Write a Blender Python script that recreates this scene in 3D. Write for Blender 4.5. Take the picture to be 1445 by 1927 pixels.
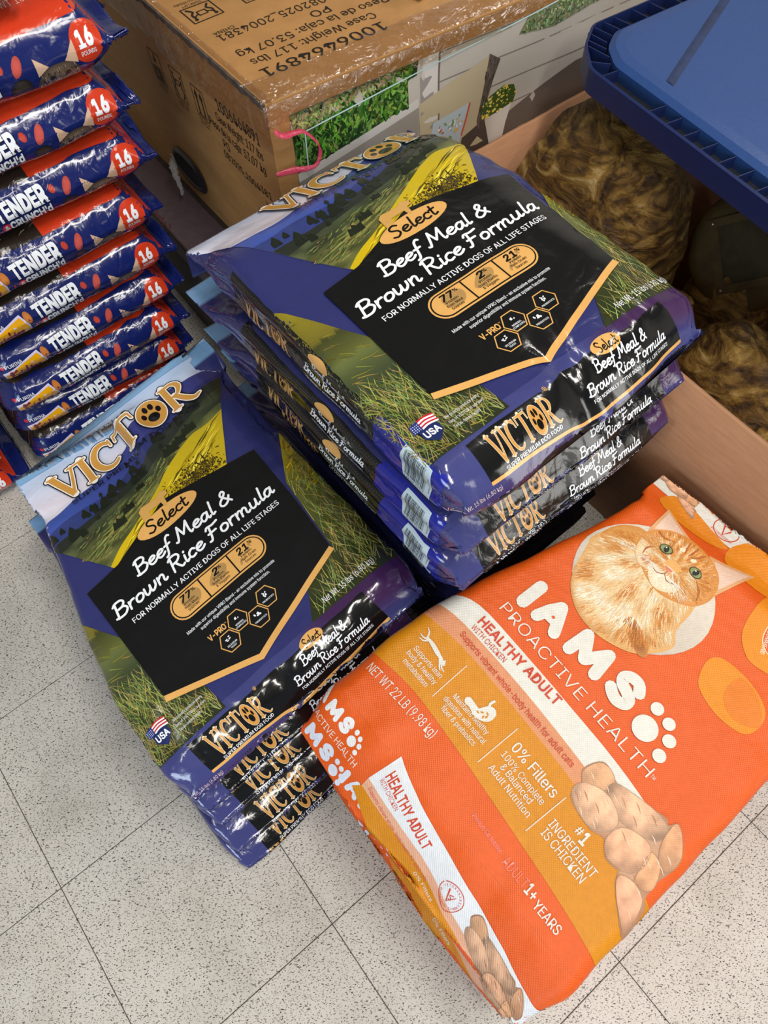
import bpy, math, random, os
import numpy as np
from mathutils import Vector, Matrix, noise
from mathutils.bvhtree import BVHTree
from mathutils.geometry import tessellate_polygon
from math import sin, cos, pi, radians

for _o in list(bpy.data.objects):
    bpy.data.objects.remove(_o)
scene = bpy.context.scene
COL = scene.collection

# ------------------------------------------------------------------ camera
cam_data = bpy.data.cameras.new('camera')
cam_data.sensor_fit = 'VERTICAL'
cam_data.sensor_height = 36.0
cam_data.lens = 1336.0 / 1927.0 * 36.0
cam_data.clip_start = 0.02
cam = bpy.data.objects.new('camera', cam_data)
COL.objects.link(cam)
cam.matrix_world = Matrix.Translation((0, 0, 1.2492)) @ Matrix.Rotation(0.477, 4, 'X') @ Matrix.Rotation(-0.0532, 4, 'Z')
scene.camera = cam

# ------------------------------------------------------------------ world and lights
scene.view_settings.view_transform = 'Standard'
scene.view_settings.look = 'None'
scene.view_settings.gamma = 1.0
scene.view_settings.use_curve_mapping = False
scene.view_settings.exposure = -0.06

world = bpy.data.worlds.new('World')
scene.world = world
world.use_nodes = True
world.node_tree.nodes['Background'].inputs[0].default_value = (0.80, 0.88, 1.0, 1)
world.node_tree.nodes['Background'].inputs[1].default_value = 0.18


def area(name, loc, target, sx, sy, power, col):
    ld = bpy.data.lights.new(name, 'AREA')
    ld.shape = 'RECTANGLE'
    ld.size, ld.size_y, ld.energy, ld.color = sx, sy, power, col
    o = bpy.data.objects.new(name, ld)
    COL.objects.link(o)
    o.location = loc
    d = Vector(target) - Vector(loc)
    o.rotation_euler = d.to_track_quat('-Z', 'Y').to_euler()
    return o


# fluorescent ceiling fixtures of the shop and its daylit shop window behind the camera
WARM = (1.0, 0.95, 0.87)
area('ceiling_tube_light', (0.75, 0.15, 3.0), (0.75, 0.15, 0), 0.2, 1.3, 50, WARM)
area('ceiling_tube_light', (1.6, 1.9, 3.0), (1.6, 1.9, 0), 0.2, 1.3, 30, WARM)
area('ceiling_tube_light', (0.9, -1.8, 3.0), (0.9, -1.8, 0), 0.2, 1.3, 40, WARM)
area('ceiling_tube_light', (-1.6, -1.2, 3.0), (-1.6, -1.2, 0), 0.2, 1.3, 18, WARM)
area('shop_window_light', (-1.4, -3.3, 1.7), (0.0, 0.2, 0.2), 1.5, 1.2, 62, (0.74, 0.87, 1.0))
area('added_highlight_light', (3.3, -0.9, 1.25), (0.2, 0.3, 0.3), 0.9, 1.9, 26, (1.0, 0.97, 0.92))  # added lamp on the right, for bright glints on the film


# ------------------------------------------------------------------ helpers
def lin(c):
    c = np.asarray(c, float) / 255.0
    return np.where(c <= 0.04045, c / 12.92, ((c + 0.055) / 1.055) ** 2.4)


def link(o, parent=None):
    COL.objects.link(o)
    if parent is not None:
        o.parent = parent
    return o


def tag(o, label, cat, group=None, kind=None):
    o['label'] = label
    if cat:
        o['category'] = cat
    if group:
        o['group'] = group
    if kind:
        o['kind'] = kind
    return o


def empty(name, mat=None):
    o = bpy.data.objects.new(name, None)
    o.empty_display_size = 0.05
    link(o)
    if mat is not None:
        o.matrix_world = mat
    return o


def mesh_obj(name, V, F, mat, parent=None, smooth=False, col=None, P=None):
    me = bpy.data.meshes.new(name)
    me.from_pydata([tuple(map(float, v)) for v in V], [], F)
    me.update()
    if smooth:
        me.shade_smooth()
    if mat is not None:
        me.materials.append(mat)
    if col is not None:
        set_col(me, col)
    if P is not None:
        set_p(me, P)
    o = bpy.data.objects.new(name, me)
    return link(o, parent)


def set_col(me, col):
    n = len(me.vertices)
    a = me.color_attributes.new('Col', 'FLOAT_COLOR', 'POINT')
    d = np.ones((n, 4), np.float32)
    d[:, :3] = col
    a.data.foreach_set('color', d.ravel())


def set_p(me, P):
    a = me.attributes.new('P', 'FLOAT_VECTOR', 'POINT')
    a.data.foreach_set('vector', np.asarray(P, np.float32).ravel())


def box_geo(x0, x1, y0, y1, z0, z1):
    V = [(x, y, z) for z in (z0, z1) for y in (y0, y1) for x in (x0, x1)]
    F = [(0, 2, 3, 1), (4, 5, 7, 6), (0, 1, 5, 4), (2, 6, 7, 3), (0, 4, 6, 2), (1, 3, 7, 5)]
    return V, F


def bevel(o, w, seg=2):
    m = o.modifiers.new('bevel', 'BEVEL')
    m.width, m.segments = w, seg
    m.limit_method = 'ANGLE'
    return o


# ------------------------------------------------------------------ materials
def new_mat(name):
    m = bpy.data.materials.new(name)
    m.use_nodes = True
    nt = m.node_tree
    return m, nt, nt.nodes['Principled BSDF']


def node(nt, t, **kw):
    n = nt.nodes.new(t)
    for k, v in kw.items():
        if k in n.inputs:
            n.inputs[k].default_value = v
        else:
            setattr(n, k, v)
    return n


def ramp(nt, stops, interp='LINEAR'):
    r = nt.nodes.new('ShaderNodeValToRGB')
    r.color_ramp.interpolation = interp
    el = r.color_ramp.elements
    while len(el) < len(stops):
        el.new(0.5)
    for e, (p, c) in zip(el, stops):
        e.position = p
        e.color = (*lin(c), 1)
    return r


def print_mat(name, rough=0.2, crinkle=1.0, weave=False, coat=0.0, spec=0.5, creases=0.0):
    """ink on film: colour from the print itself, relief from crinkled film or woven sacking"""
    m, nt, b = new_mat(name)
    L = nt.links
    at = node(nt, 'ShaderNodeAttribute', attribute_name='Col')
    p = node(nt, 'ShaderNodeAttribute', attribute_name='P')
    L.new(at.outputs['Color'], b.inputs['Base Color'])
    b.inputs['Roughness'].default_value = rough
    b.inputs['Specular IOR Level'].default_value = spec
    b.inputs['Coat Weight'].default_value = coat
    b.inputs['Coat Roughness'].default_value = 0.05
    n1 = node(nt, 'ShaderNodeTexNoise', Scale=9.0, Detail=2.0, Roughness=0.5, Distortion=1.2)
    n2 = node(nt, 'ShaderNodeTexNoise', Scale=38.0, Detail=3.0, Roughness=0.55, Distortion=0.8)
    L.new(p.outputs['Vector'], n1.inputs['Vector'])
    L.new(p.outputs['Vector'], n2.inputs['Vector'])
    b1 = node(nt, 'ShaderNodeBump', Strength=1.0, Distance=0.004 * crinkle)
    b2 = node(nt, 'ShaderNodeBump', Strength=1.0, Distance=0.0007 * crinkle)
    L.new(n1.outputs['Fac'], b1.inputs['Height'])
    L.new(n2.outputs['Fac'], b2.inputs['Height'])
    L.new(b1.outputs['Normal'], b2.inputs['Normal'])
    last = b2
    if creases > 0:
        # sharp ridges where the film is creased
        n3 = node(nt, 'ShaderNodeTexNoise', Scale=7.0, Detail=1.0, Roughness=0.4, Distortion=2.2)
        L.new(p.outputs['Vector'], n3.inputs['Vector'])
        s = node(nt, 'ShaderNodeMath', operation='SUBTRACT')
        s.inputs[1].default_value = 0.5
        L.new(n3.outputs['Fac'], s.inputs[0])
        ab = node(nt, 'ShaderNodeMath', operation='ABSOLUTE')
        L.new(s.outputs[0], ab.inputs[0])
        sm = node(nt, 'ShaderNodeMath', operation='SMOOTH_MIN')
        sm.inputs[1].default_value = 0.06
        sm.inputs[2].default_value = 0.03
        L.new(ab.outputs[0], sm.inputs[0])
        b3 = node(nt, 'ShaderNodeBump', Strength=1.0, Distance=0.03 * creases)
        L.new(sm.outputs[0], b3.inputs['Height'])
        L.new(last.outputs['Normal'], b3.inputs['Normal'])
        last = b3
    if weave:
        sep = node(nt, 'ShaderNodeSeparateXYZ')
        L.new(p.outputs['Vector'], sep.inputs[0])
        w = []
        for k, fq in ((0, 2 * pi / 0.0034), (1, 2 * pi / 0.0034)):
            mu = node(nt, 'ShaderNodeMath', operation='MULTIPLY')
            mu.inputs[1].default_value = fq
            L.new(sep.outputs[k], mu.inputs[0])
            sn = node(nt, 'ShaderNodeMath', operation='SINE')
            L.new(mu.outputs[0], sn.inputs[0])
            w.append(sn)
        pr = node(nt, 'ShaderNodeMath', operation='MULTIPLY')
        L.new(w[0].outputs[0], pr.inputs[0])
        L.new(w[1].outputs[0], pr.inputs[1])
        b4 = node(nt, 'ShaderNodeBump', Strength=0.5, Distance=0.00035)
        L.new(pr.outputs[0], b4.inputs['Height'])
        L.new(last.outputs['Normal'], b4.inputs['Normal'])
        last = b4
        # ink takes a little unevenly on the tapes of the weave
        mx = node(nt, 'ShaderNodeMix', data_type='RGBA', blend_type='MULTIPLY')
        mx.inputs['Factor'].default_value = 0.22
        rr = ramp(nt, [(0.3, (196, 196, 196)), (0.75, (255, 255, 255))])
        n5 = node(nt, 'ShaderNodeTexNoise', Scale=160.0, Detail=2.0)
        L.new(p.outputs['Vector'], n5.inputs['Vector'])
        L.new(n5.outputs['Fac'], rr.inputs[0])
        L.new(at.outputs['Color'], mx.inputs['A'])
        L.new(rr.outputs[0], mx.inputs['B'])
        L.new(mx.outputs['Result'], b.inputs['Base Color'])
    L.new(last.outputs['Normal'], b.inputs['Normal'])
    return m


def plain_mat(name, col, rough=0.5, spec=0.5, bump=0.0, scale=60.0, var=0.0, metallic=0.0, coord='Object'):
    m, nt, b = new_mat(name)
    L = nt.links
    b.inputs['Base Color'].default_value = (*lin(col), 1)
    b.inputs['Roughness'].default_value = rough
    b.inputs['Specular IOR Level'].default_value = spec
    b.inputs['Metallic'].default_value = metallic
    tc = node(nt, 'ShaderNodeTexCoord')
    n = node(nt, 'ShaderNodeTexNoise', Scale=scale, Detail=5.0, Roughness=0.6)
    L.new(tc.outputs[coord], n.inputs['Vector'])
    if var > 0:
        c = np.asarray(col, float)
        r = ramp(nt, [(0.3, tuple(c * (1 - var))), (0.7, tuple(np.minimum(255, c * (1 + var))))])
        L.new(n.outputs['Fac'], r.inputs[0])
        L.new(r.outputs[0], b.inputs['Base Color'])
    if bump > 0:
        bp = node(nt, 'ShaderNodeBump', Strength=0.6, Distance=bump)
        L.new(n.outputs['Fac'], bp.inputs['Height'])
        L.new(bp.outputs['Normal'], b.inputs['Normal'])
    return m


def clear_mat(name, col, alpha, rough=0.12, bump=0.002, scale=70.0):
    m, nt, b = new_mat(name)
    L = nt.links
    b.inputs['Base Color'].default_value = (*lin(col), 1)
    b.inputs['Roughness'].default_value = rough
    b.inputs['Alpha'].default_value = alpha
    tc = node(nt, 'ShaderNodeTexCoord')
    n = node(nt, 'ShaderNodeTexNoise', Scale=scale, Detail=3.0, Distortion=1.5)
    L.new(tc.outputs['Object'], n.inputs['Vector'])
    bp = node(nt, 'ShaderNodeBump', Strength=1.0, Distance=bump)
    L.new(n.outputs['Fac'], bp.inputs['Height'])
    L.new(bp.outputs['Normal'], b.inputs['Normal'])
    return m


M_FILM = print_mat('glossy_printed_film', 0.15, 1.0, coat=0.35, creases=0.09)
M_FILM_S = print_mat('glossy_crumpled_film', 0.15, 1.5, coat=0.35, creases=0.12)
M_SACK = print_mat('woven_printed_sacking', 0.42, 0.5, weave=True, spec=0.4)
M_CATFILM = print_mat('crumpled_cat_food_film', 0.17, 2.2, coat=0.3, creases=0.2)


def board_mat(name='cardboard_with_print'):
    m, nt, b = new_mat(name)
    L = nt.links
    at = node(nt, 'ShaderNodeAttribute', attribute_name='Col')
    tc = node(nt, 'ShaderNodeTexCoord')
    mp = node(nt, 'ShaderNodeMapping')
    mp.inputs['Scale'].default_value = (1, 1, 6)
    n = node(nt, 'ShaderNodeTexNoise', Scale=22.0, Detail=8.0, Roughness=0.65)
    L.new(tc.outputs['Object'], mp.inputs[0])
    L.new(mp.outputs[0], n.inputs['Vector'])
    r = ramp(nt, [(0.25, (205, 200, 192)), (0.75, (255, 255, 255))])
    L.new(n.outputs['Fac'], r.inputs[0])
    mx = node(nt, 'ShaderNodeMix', data_type='RGBA', blend_type='MULTIPLY')
    mx.inputs['Factor'].default_value = 0.6
    L.new(at.outputs['Color'], mx.inputs['A'])
    L.new(r.outputs[0], mx.inputs['B'])
    L.new(mx.outputs['Result'], b.inputs['Base Color'])
    b.inputs['Roughness'].default_value = 0.62
    b.inputs['Specular IOR Level'].default_value = 0.25
    bp = node(nt, 'ShaderNodeBump', Strength=0.4, Distance=0.0012)
    L.new(n.outputs['Fac'], bp.inputs['Height'])
    L.new(bp.outputs['Normal'], b.inputs['Normal'])
    return m


M_BOARD = board_mat()

# ------------------------------------------------------------------ flat print: shapes laid out in metres on a panel
def catmull(pts, k=6, closed=False):
    p = [np.array(q, float) for q in pts]
    n = len(p)
    if n < 3:
        return np.array(p)
    out = []
    rng = range(n) if closed else range(n - 1)
    for i in rng:
        p0 = p[(i - 1) % n] if (closed or i > 0) else 2 * p[0] - p[1]
        p1, p2 = p[i], p[(i + 1) % n]
        p3 = p[(i + 2) % n] if (closed or i < n - 2) else 2 * p[-1] - p[-2]
        for t in np.arange(k) / k:
            out.append(0.5 * ((2 * p1) + (-p0 + p2) * t + (2 * p0 - 5 * p1 + 4 * p2 - p3) * t * t + (-p0 + 3 * p1 - 3 * p2 + p3) * t ** 3))
    if not closed:
        out.append(p[-1])
    return np.array(out)


def inside(pt, poly):
    x, y = pt
    c = False
    j = len(poly) - 1
    for i in range(len(poly)):
        xi, yi = poly[i]
        xj, yj = poly[j]
        if (yi > y) != (yj > y) and x < (xj - xi) * (y - yi) / (yj - yi) + xi:
            c = not c
        j = i
    return c


def clip(poly, conv):
    a = sum(conv[i - 1][0] * conv[i][1] - conv[i][0] * conv[i - 1][1] for i in range(len(conv)))
    conv = conv if a > 0 else conv[::-1]
    out = [tuple(p) for p in poly]
    for i in range(len(conv)):
        A, B = conv[i - 1], conv[i]
        inp, out = out, []
        if not inp:
            return []
        def s(p):
            return (B[0] - A[0]) * (p[1] - A[1]) - (B[1] - A[1]) * (p[0] - A[0])
        for j in range(len(inp)):
            P, Q = inp[j - 1], inp[j]
            sp, sq = s(P), s(Q)
            if (sp >= 0) != (sq >= 0):
                t = sp / (sp - sq)
                out.append((P[0] + t * (Q[0] - P[0]), P[1] + t * (Q[1] - P[1])))
            if sq >= 0:
                out.append(Q)
    return out


try:
    INTER = bpy.data.fonts.load(os.path.join(bpy.utils.system_resource('DATAFILES'), 'fonts', 'Inter.woff2'))
    CAPH = 0.505
except Exception:
    INTER, CAPH = None, 0.686
_tcache = {}


def text_mesh(s, bold):
    k = (s, round(bold, 3))
    if k not in _tcache:
        cu = bpy.data.curves.new('lettering', 'FONT')
        if INTER:
            cu.font = INTER
        cu.resolution_u = 3
        cu.offset = bold
        cu.body = s
        o = bpy.data.objects.new('lettering', cu)
        me = o.to_mesh()
        V = np.array([v.co[:2] for v in me.vertices]).reshape(-1, 2)
        F = [tuple(p.vertices) for p in me.polygons]
        F = np.array([t for f in F for t in [(f[0], f[i], f[i + 1]) for i in range(1, len(f) - 1)]]).reshape(-1, 3)
        o.to_mesh_clear()
        bpy.data.objects.remove(o)
        bpy.data.curves.remove(cu)
        _tcache[k] = (V, F)
    return _tcache[k]


SCRIPT = {
    'B': (.72, [[(.12, 0), (.12, 1)], [(.0, .88), (.15, 1.02), (.45, 1.0), (.58, .8), (.45, .58), (.2, .54)], [(.2, .54), (.5, .54), (.66, .3), (.5, .03), (.2, .0), (0, .06)]]),
    'e': (.5, [[(.06, .25), (.3, .3), (.42, .42), (.3, .52), (.12, .42), (.06, .2), (.18, .02), (.36, .04), (.5, .16)]]),
    'f': (.42, [[(.48, .96), (.38, 1.04), (.25, .9), (.2, .5), (.16, 0), (.1, -.22), (-.02, -.28)], [(.04, .46), (.38, .48)]]),
    'M': (1.06, [[(.0, .06), (.1, .02), (.18, .3), (.28, 1.0)], [(.28, 1.0), (.5, .25)], [(.5, .25), (.82, 1.0)], [(.82, 1.0), (.84, .3), (.92, .02), (1.02, .1)]]),
    'a': (.56, [[(.42, .46), (.25, .52), (.08, .38), (.06, .14), (.18, .0), (.34, .14), (.44, .48)], [(.44, .5), (.42, .14), (.5, .0), (.58, .08)]]),
    'l': (.3, [[(.16, 1.0), (.12, .3), (.16, .02), (.3, .08)]]),
    '&': (.8, [[(.72, .02), (.3, .62), (.26, .85), (.4, .98), (.5, .82), (.38, .62), (.12, .36), (.1, .12), (.28, 0), (.5, .12), (.66, .46)]]),
    'r': (.42, [[(.08, .5), (.1, 0)], [(.1, .3), (.2, .48), (.38, .5)]]),
    'o': (.52, [[(.28, .5), (.1, .4), (.08, .12), (.24, 0), (.42, .12), (.44, .38), (.28, .5)]]),
    'w': (.76, [[(.05, .5), (.08, .1), (.2, .0), (.34, .2), (.38, .48)], [(.38, .48), (.4, .1), (.5, 0), (.66, .2), (.68, .5)]]),
    'n': (.58, [[(.08, .5), (.1, 0)], [(.1, .3), (.26, .5), (.4, .42), (.4, .1), (.48, 0), (.58, .08)]]),
    'R': (.76, [[(.12, 0), (.12, 1)], [(0, .88), (.15, 1.02), (.45, 1.0), (.6, .78), (.45, .55), (.18, .5)], [(.3, .52), (.5, .12), (.62, 0), (.74, .06)]]),
    'i': (.27, [[(.1, .5), (.1, .1), (.16, 0), (.26, .08)], [(.11, .71), (.125, .75)]]),
    'c': (.46, [[(.42, .42), (.28, .52), (.1, .4), (.07, .14), (.22, 0), (.4, .06)]]),
    'F': (.66, [[(.2, .98), (.18, .3), (.12, .02), (0, .0)], [(.0, .84), (.1, 1.0), (.4, .96), (.7, 1.04)], [(.05, .5), (.5, .54)]]),
    'm': (.86, [[(.08, .5), (.1, 0)], [(.1, .3), (.24, .5), (.36, .42), (.36, 0)], [(.36, .3), (.5, .5), (.64, .42), (.64, .1), (.72, 0), (.84, .08)]]),
    'u': (.6, [[(.08, .5), (.08, .14), (.2, 0), (.36, .12), (.42, .48)], [(.42, .5), (.42, .1), (.5, 0), (.6, .08)]]),
    'S': (.62, [[(.55, .88), (.35, 1.02), (.12, .9), (.14, .68), (.42, .46), (.48, .2), (.28, 0), (.04, .1)]]),
    't': (.38, [[(.14, .85), (.12, .15), (.2, 0), (.36, .08)], [(.0, .55), (.32, .58)]]),
    's': (.44, [[(.38, .44), (.22, .52), (.1, .4), (.3, .26), (.34, .1), (.2, 0), (.04, .06)]]),
    'k': (.52, [[(.1, 1.0), (.1, 0)], [(.42, .5), (.14, .24), (.3, .1), (.5, .02)]]),
    ' ': (.3, []),
}
_A = [(.45 + .42 * cos(t), .5 + .49 * sin(t)) for t in np.linspace(radians(48), radians(312), 14)]
SERIF = {
    'V': (.88, [([(.08, 1), (.45, 0)], [.2, .2]), ([(.45, .02), (.8, 1)], [.1, .08]), ([(-.06, .98), (.26, .98)], .06), ([(.64, .98), (.96, .98)], .06)]),
    'I': (.42, [([(.18, 0), (.18, 1)], .2), ([(.0, .98), (.36, .98)], .06), ([(.0, .02), (.36, .02)], .06)]),
    'C': (.86, [(_A, [.1, .13, .15, .17, .19, .21, .22, .22, .21, .19, .17, .14, .11, .07]), ([(.75, .98), (.76, .72)], .06)]),
    'T': (.86, [([(.43, 0), (.43, 1)], .2), ([(.03, .96), (.83, .96)], .09), ([(.03, .98), (.0, .74)], .06), ([(.83, .98), (.86, .74)], .06), ([(.26, .02), (.6, .02)], .06)]),
    'O': (1.0, []),
    'R': (1.0, [([(.16, 0), (.16, 1)], .2), ([(.0, .98), (.4, .98)], .06), ([(.0, .02), (.34, .02)], .06), ([(.2, .96), (.5, .95), (.66, .75), (.5, .52), (.2, .48)], [.07, .1, .18, .1, .07]), ([(.36, .5), (.62, .14), (.84, -.02), (1.06, .02)], [.16, .19, .14, .05])]),
}


class Print:
    def __init__(self):
        self.V, self.F, self.C, self.O, self.n, self.k = [], [], [], [], 0, 0

    def add(self, V, F, col, off):
        V = np.asarray(V, float).reshape(-1, 2)
        F = np.asarray(F, int).reshape(-1, 3)
        if len(F) == 0:
            return
        a, b, c = V[F[:, 0]], V[F[:, 1]], V[F[:, 2]]
        s = (b[:, 0] - a[:, 0]) * (c[:, 1] - a[:, 1]) - (b[:, 1] - a[:, 1]) * (c[:, 0] - a[:, 0])
        F = F.copy()
        F[s < 0] = F[s < 0][:, ::-1]
        F = F[np.abs(s) > 1e-12]
        col = np.asarray(col, float)
        C = lin(col)
        if C.ndim == 1:
            C = np.tile(C, (len(V), 1))
        self.V.append(V)
        self.F.append(F + self.n)
        self.C.append(C)
        self.k = (self.k + 1) % 12
        self.O.append(np.zeros(len(V)) + off + self.k * .03)
        self.n += len(V)

    def poly(self, pts, col, off, holes=()):
        if len(pts) < 3:
            return
        loops = [[Vector((p[0], p[1], 0)) for p in L] for L in [pts, *holes]]
        V = [p for L in [pts, *holes] for p in L]
        F = tessellate_polygon(loops)
        if callable(col):
            # colour gradients follow the print: refine first
            V, F = refine(np.array(V, float), np.array(F, int).reshape(-1, 3), 0.012)
            self.add(V, F, np.array([col(*v) for v in V]), off)
        else:
            self.add(V, F, col, off)

    def blob(self, pts, c_in, c_out, off, k=3, ctr=None):
        p = catmull(pts, k, True)
        c = np.mean(p, axis=0) if ctr is None else np.array(ctr)
        n = len(p)
        mid = c + (p - c) * 0.6
        V = np.vstack([p, mid, [c]])
        ci, co = np.array(c_in, float), np.array(c_out, float)
        C = np.vstack([np.tile(co, (n, 1)), np.tile(ci * .75 + co * .25, (n, 1)), [ci]])
        F = []
        for i in range(n):
            j = (i + 1) % n
            F += [(i, j, n + j), (i, n + j, n + i), (n + i, n + j, 2 * n)]
        self.add(V, F, C, off)

    def ellipse(self, c, rx, ry, col, off, ang=0, n=28):
        t = np.linspace(0, 2 * pi, n, endpoint=False)
        p = np.stack([rx * np.cos(t), ry * np.sin(t)], 1)
        r = np.array([[cos(ang), -sin(ang)], [sin(ang), cos(ang)]])
        self.poly(p @ r.T + np.array(c), col, off)

    def stroke(self, pts, w, col, off, k=6, caps=True, closed=False, raw=False):
        p = np.array(pts, float) if raw or len(pts) < 3 else catmull(pts, k, closed)
        n = len(p)
        if np.ndim(w) == 0:
            W = np.full(n, float(w))
        else:
            W = np.interp(np.linspace(0, 1, n), np.linspace(0, 1, len(w)), w)
        d = np.gradient(p, axis=0)
        d /= np.linalg.norm(d, axis=1)[:, None] + 1e-12
        nn = np.stack([-d[:, 1], d[:, 0]], 1)
        V = np.vstack([p + nn * W[:, None] / 2, p - nn * W[:, None] / 2])
        F = []
        for i in range(n - 1):
            F += [(i, i + 1, n + i + 1), (i, n + i + 1, n + i)]
        self.add(V, F, col, off)
        if caps:
            for i in (0, n - 1):
                if W[i] > 0:
                    self.ellipse(p[i], W[i] / 2, W[i] / 2, col, off, n=10)

    def rrect(self, x0, y0, x1, y1, r, col, off):
        pts = []
        for cx, cy, a0 in ((x1 - r, y1 - r, 0), (x0 + r, y1 - r, 90), (x0 + r, y0 + r, 180), (x1 - r, y0 + r, 270)):
            for a in np.linspace(a0, a0 + 90, 7):
                pts.append((cx + r * cos(radians(a)), cy + r * sin(radians(a))))
        self.poly(pts, col, off)

    def text(self, s, x, y, w, h, col, off, bold=0.0, ang=0.0, shear=0.0, align=0.0):
        V, F = text_mesh(s, min(bold, 0.0))
        if len(V) == 0:
            return
        if bold > 0:
            d = bold * .8
            sh = [(-d, 0), (d, 0)] if bold <= .014 else [(-d, -d), (d, -d), (d, d), (-d, d), (0, 0)]
            n = len(V)
            F = np.vstack([F + n * i for i in range(len(sh))])
            jit = np.repeat(np.arange(len(sh)) * .08, n)
            V = np.vstack([V + np.array(q) for q in sh])
        else:
            jit = 0.0
        V = V.copy()
        V[:, 0] -= V[:, 0].min()
        sy = h / CAPH
        sx = w / V[:, 0].max() if w else sy
        V = V * (sx, sy)
        V[:, 0] += shear * V[:, 1] - align * (w or V[:, 0].max())
        r = np.array([[cos(ang), -sin(ang)], [sin(ang), cos(ang)]])
        self.add(V @ r.T + np.array((x, y)), F, col, off + jit)

    def script(self, s, x, y, w, h, col, off, lw=.13, slant=.22, ang=0.0):
        adv = sum(SCRIPT[c][0] for c in s)
        sx = w / adv
        r = np.array([[cos(ang), -sin(ang)], [sin(ang), cos(ang)]])
        cx = 0
        for c in s:
            a, st = SCRIPT[c]
            for q in st:
                pts = np.array([((px + cx) * sx + slant * py * h, py * h) for px, py in q]) @ r.T + np.array((x, y))
                self.stroke(pts, lw * h, col, off, k=5)
            cx += a

    def victor(self, x, y, w, h, off, ang=0.0, rings=(), gold=(216, 165, 88), pad=(10, 10, 12), arc=0.0, thin=1.0):
        """seriffed word with a paw in the O; rings = outline colours with growth, widest first"""
        word = 'VICTOR'
        adv = sum(SERIF[c][0] for c in word) + .08 * 5
        sx = w / adv
        r = np.array([[cos(ang), -sin(ang)], [sin(ang), cos(ang)]])
        for li, (grow, colr) in enumerate([*rings, (0, gold)]):
            cx = 0
            for c in word:
                a, st = SERIF[c]
                def T(px, py):
                    X = (px + cx) * sx
                    Y = py * h + arc * (1 - ((X - w / 2) / (w / 2)) ** 2)
                    return (X, Y)
                for q, lw in st:
                    pts = np.array([T(*p) for p in q]) @ r.T + np.array((x, y))
                    sc = (sx + h) / 2
                    ww = np.array(lw, float) * sc * thin + 2 * grow
                    self.stroke(pts, ww if ww.ndim else float(ww), colr, off + li, k=4, caps=grow > 0)
                if c == 'O':
                    ctr = np.array(T(.5, .47)) @ r.T + np.array((x, y))
                    self.ellipse(ctr, .5 * sx + grow, .53 * h + grow, colr, off + li, ang, 32)
                    if li == len(rings):
                        for px, py, rx, ry in ((.5, .32, .21, .19), (.22, .5, .085, .12), (.39, .74, .09, .13), (.61, .74, .09, .13), (.78, .5, .085, .12)):
                            cc = np.array(T(px, py)) @ r.T + np.array((x, y))
                            self.ellipse(cc, rx * sx, ry * h, pad, off + li + 1, ang, 14)
                cx += a + .08

    def blades(self, poly, n, rnd, pal, lmin, lmax, a0, a1, w, off, spread=2.0, bend=.35, gap=None):
        P = np.array(poly)
        lo, hi = P.min(0), P.max(0)
        k = tries = 0
        while k < n and tries < n * 6:
            tries += 1
            s = np.array((rnd.uniform(lo[0], hi[0]), rnd.uniform(lo[1], hi[1])))
            if not inside(s, poly):
                continue
            a = radians(rnd.uniform(a0, a1))
            L = rnd.uniform(lmin, lmax)
            b = rnd.uniform(-bend, bend)
            m = s + .5 * L * np.array((cos(a), sin(a)))
            e = m + .5 * L * np.array((cos(a + b), sin(a + b)))
            if not inside(e, poly) or not inside(m, poly):
                continue
            c = pal[rnd.randrange(len(pal))]
            c = tuple(min(255, v * rnd.uniform(.85, 1.15)) for v in c)
            self.stroke([s, m, e], [w, w * .9, w * .15], c, off + rnd.uniform(0, spread), raw=True, caps=False)
            k += 1

    def data(self):
        return np.vstack(self.V), np.vstack(self.F), np.vstack(self.C), np.concatenate(self.O)


def refine(V, F, mx, A=None):
    V = np.asarray(V, float)
    for _ in range(12):
        E = np.stack([F[:, [0, 1]], F[:, [1, 2]], F[:, [2, 0]]], 1).reshape(-1, 2)
        Es = np.sort(E, 1)
        ln = np.linalg.norm(V[Es[:, 0], :2] - V[Es[:, 1], :2], axis=1)
        big = ln > mx
        if not big.any():
            break
        u, inv = np.unique(Es[big], axis=0, return_inverse=True)
        inv = inv.ravel()
        base = len(V)
        V = np.vstack([V, (V[u[:, 0]] + V[u[:, 1]]) / 2])
        mid = np.full(len(E), -1)
        mid[big] = base + inv
        mid = mid.reshape(-1, 3)
        cnt = (mid >= 0).sum(1)
        out = [F[cnt == 0]]
        k = cnt == 3
        f, m = F[k], mid[k]
        out += [np.stack(q, 1) for q in ((f[:, 0], m[:, 0], m[:, 2]), (m[:, 0], f[:, 1], m[:, 1]), (m[:, 2], m[:, 1], f[:, 2]), (m[:, 0], m[:, 1], m[:, 2]))]
        for e in range(3):
            i0, i1, i2 = e, (e + 1) % 3, (e + 2) % 3
            k = (cnt == 1) & (mid[:, e] >= 0)
            f, m = F[k], mid[k]
            out += [np.stack(q, 1) for q in ((f[:, i0], m[:, e], f[:, i2]), (m[:, e], f[:, i1], f[:, i2]))]
            k = (cnt == 2) & (mid[:, e] < 0)   # edges i1, i2 are split
            f, m = F[k], mid[k]
            out += [np.stack(q, 1) for q in ((f[:, i0], f[:, i1], m[:, i1]), (f[:, i0], m[:, i1], m[:, i2]), (m[:, i2], m[:, i1], f[:, i2]))]
        F = np.vstack(out)
    return V, F


LU = 0.00018      # thickness of one layer of ink
_rcache = {}


def refined(prt, mx):
    k = (id(prt), mx)
    if k not in _rcache:
        V, F, C, O = prt.data()
        A = np.hstack([V, C, O[:, None]])
        A, F = refine(A, F, mx)
        _rcache[k] = (prt, A, F)
    return _rcache[k][1:]


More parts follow.
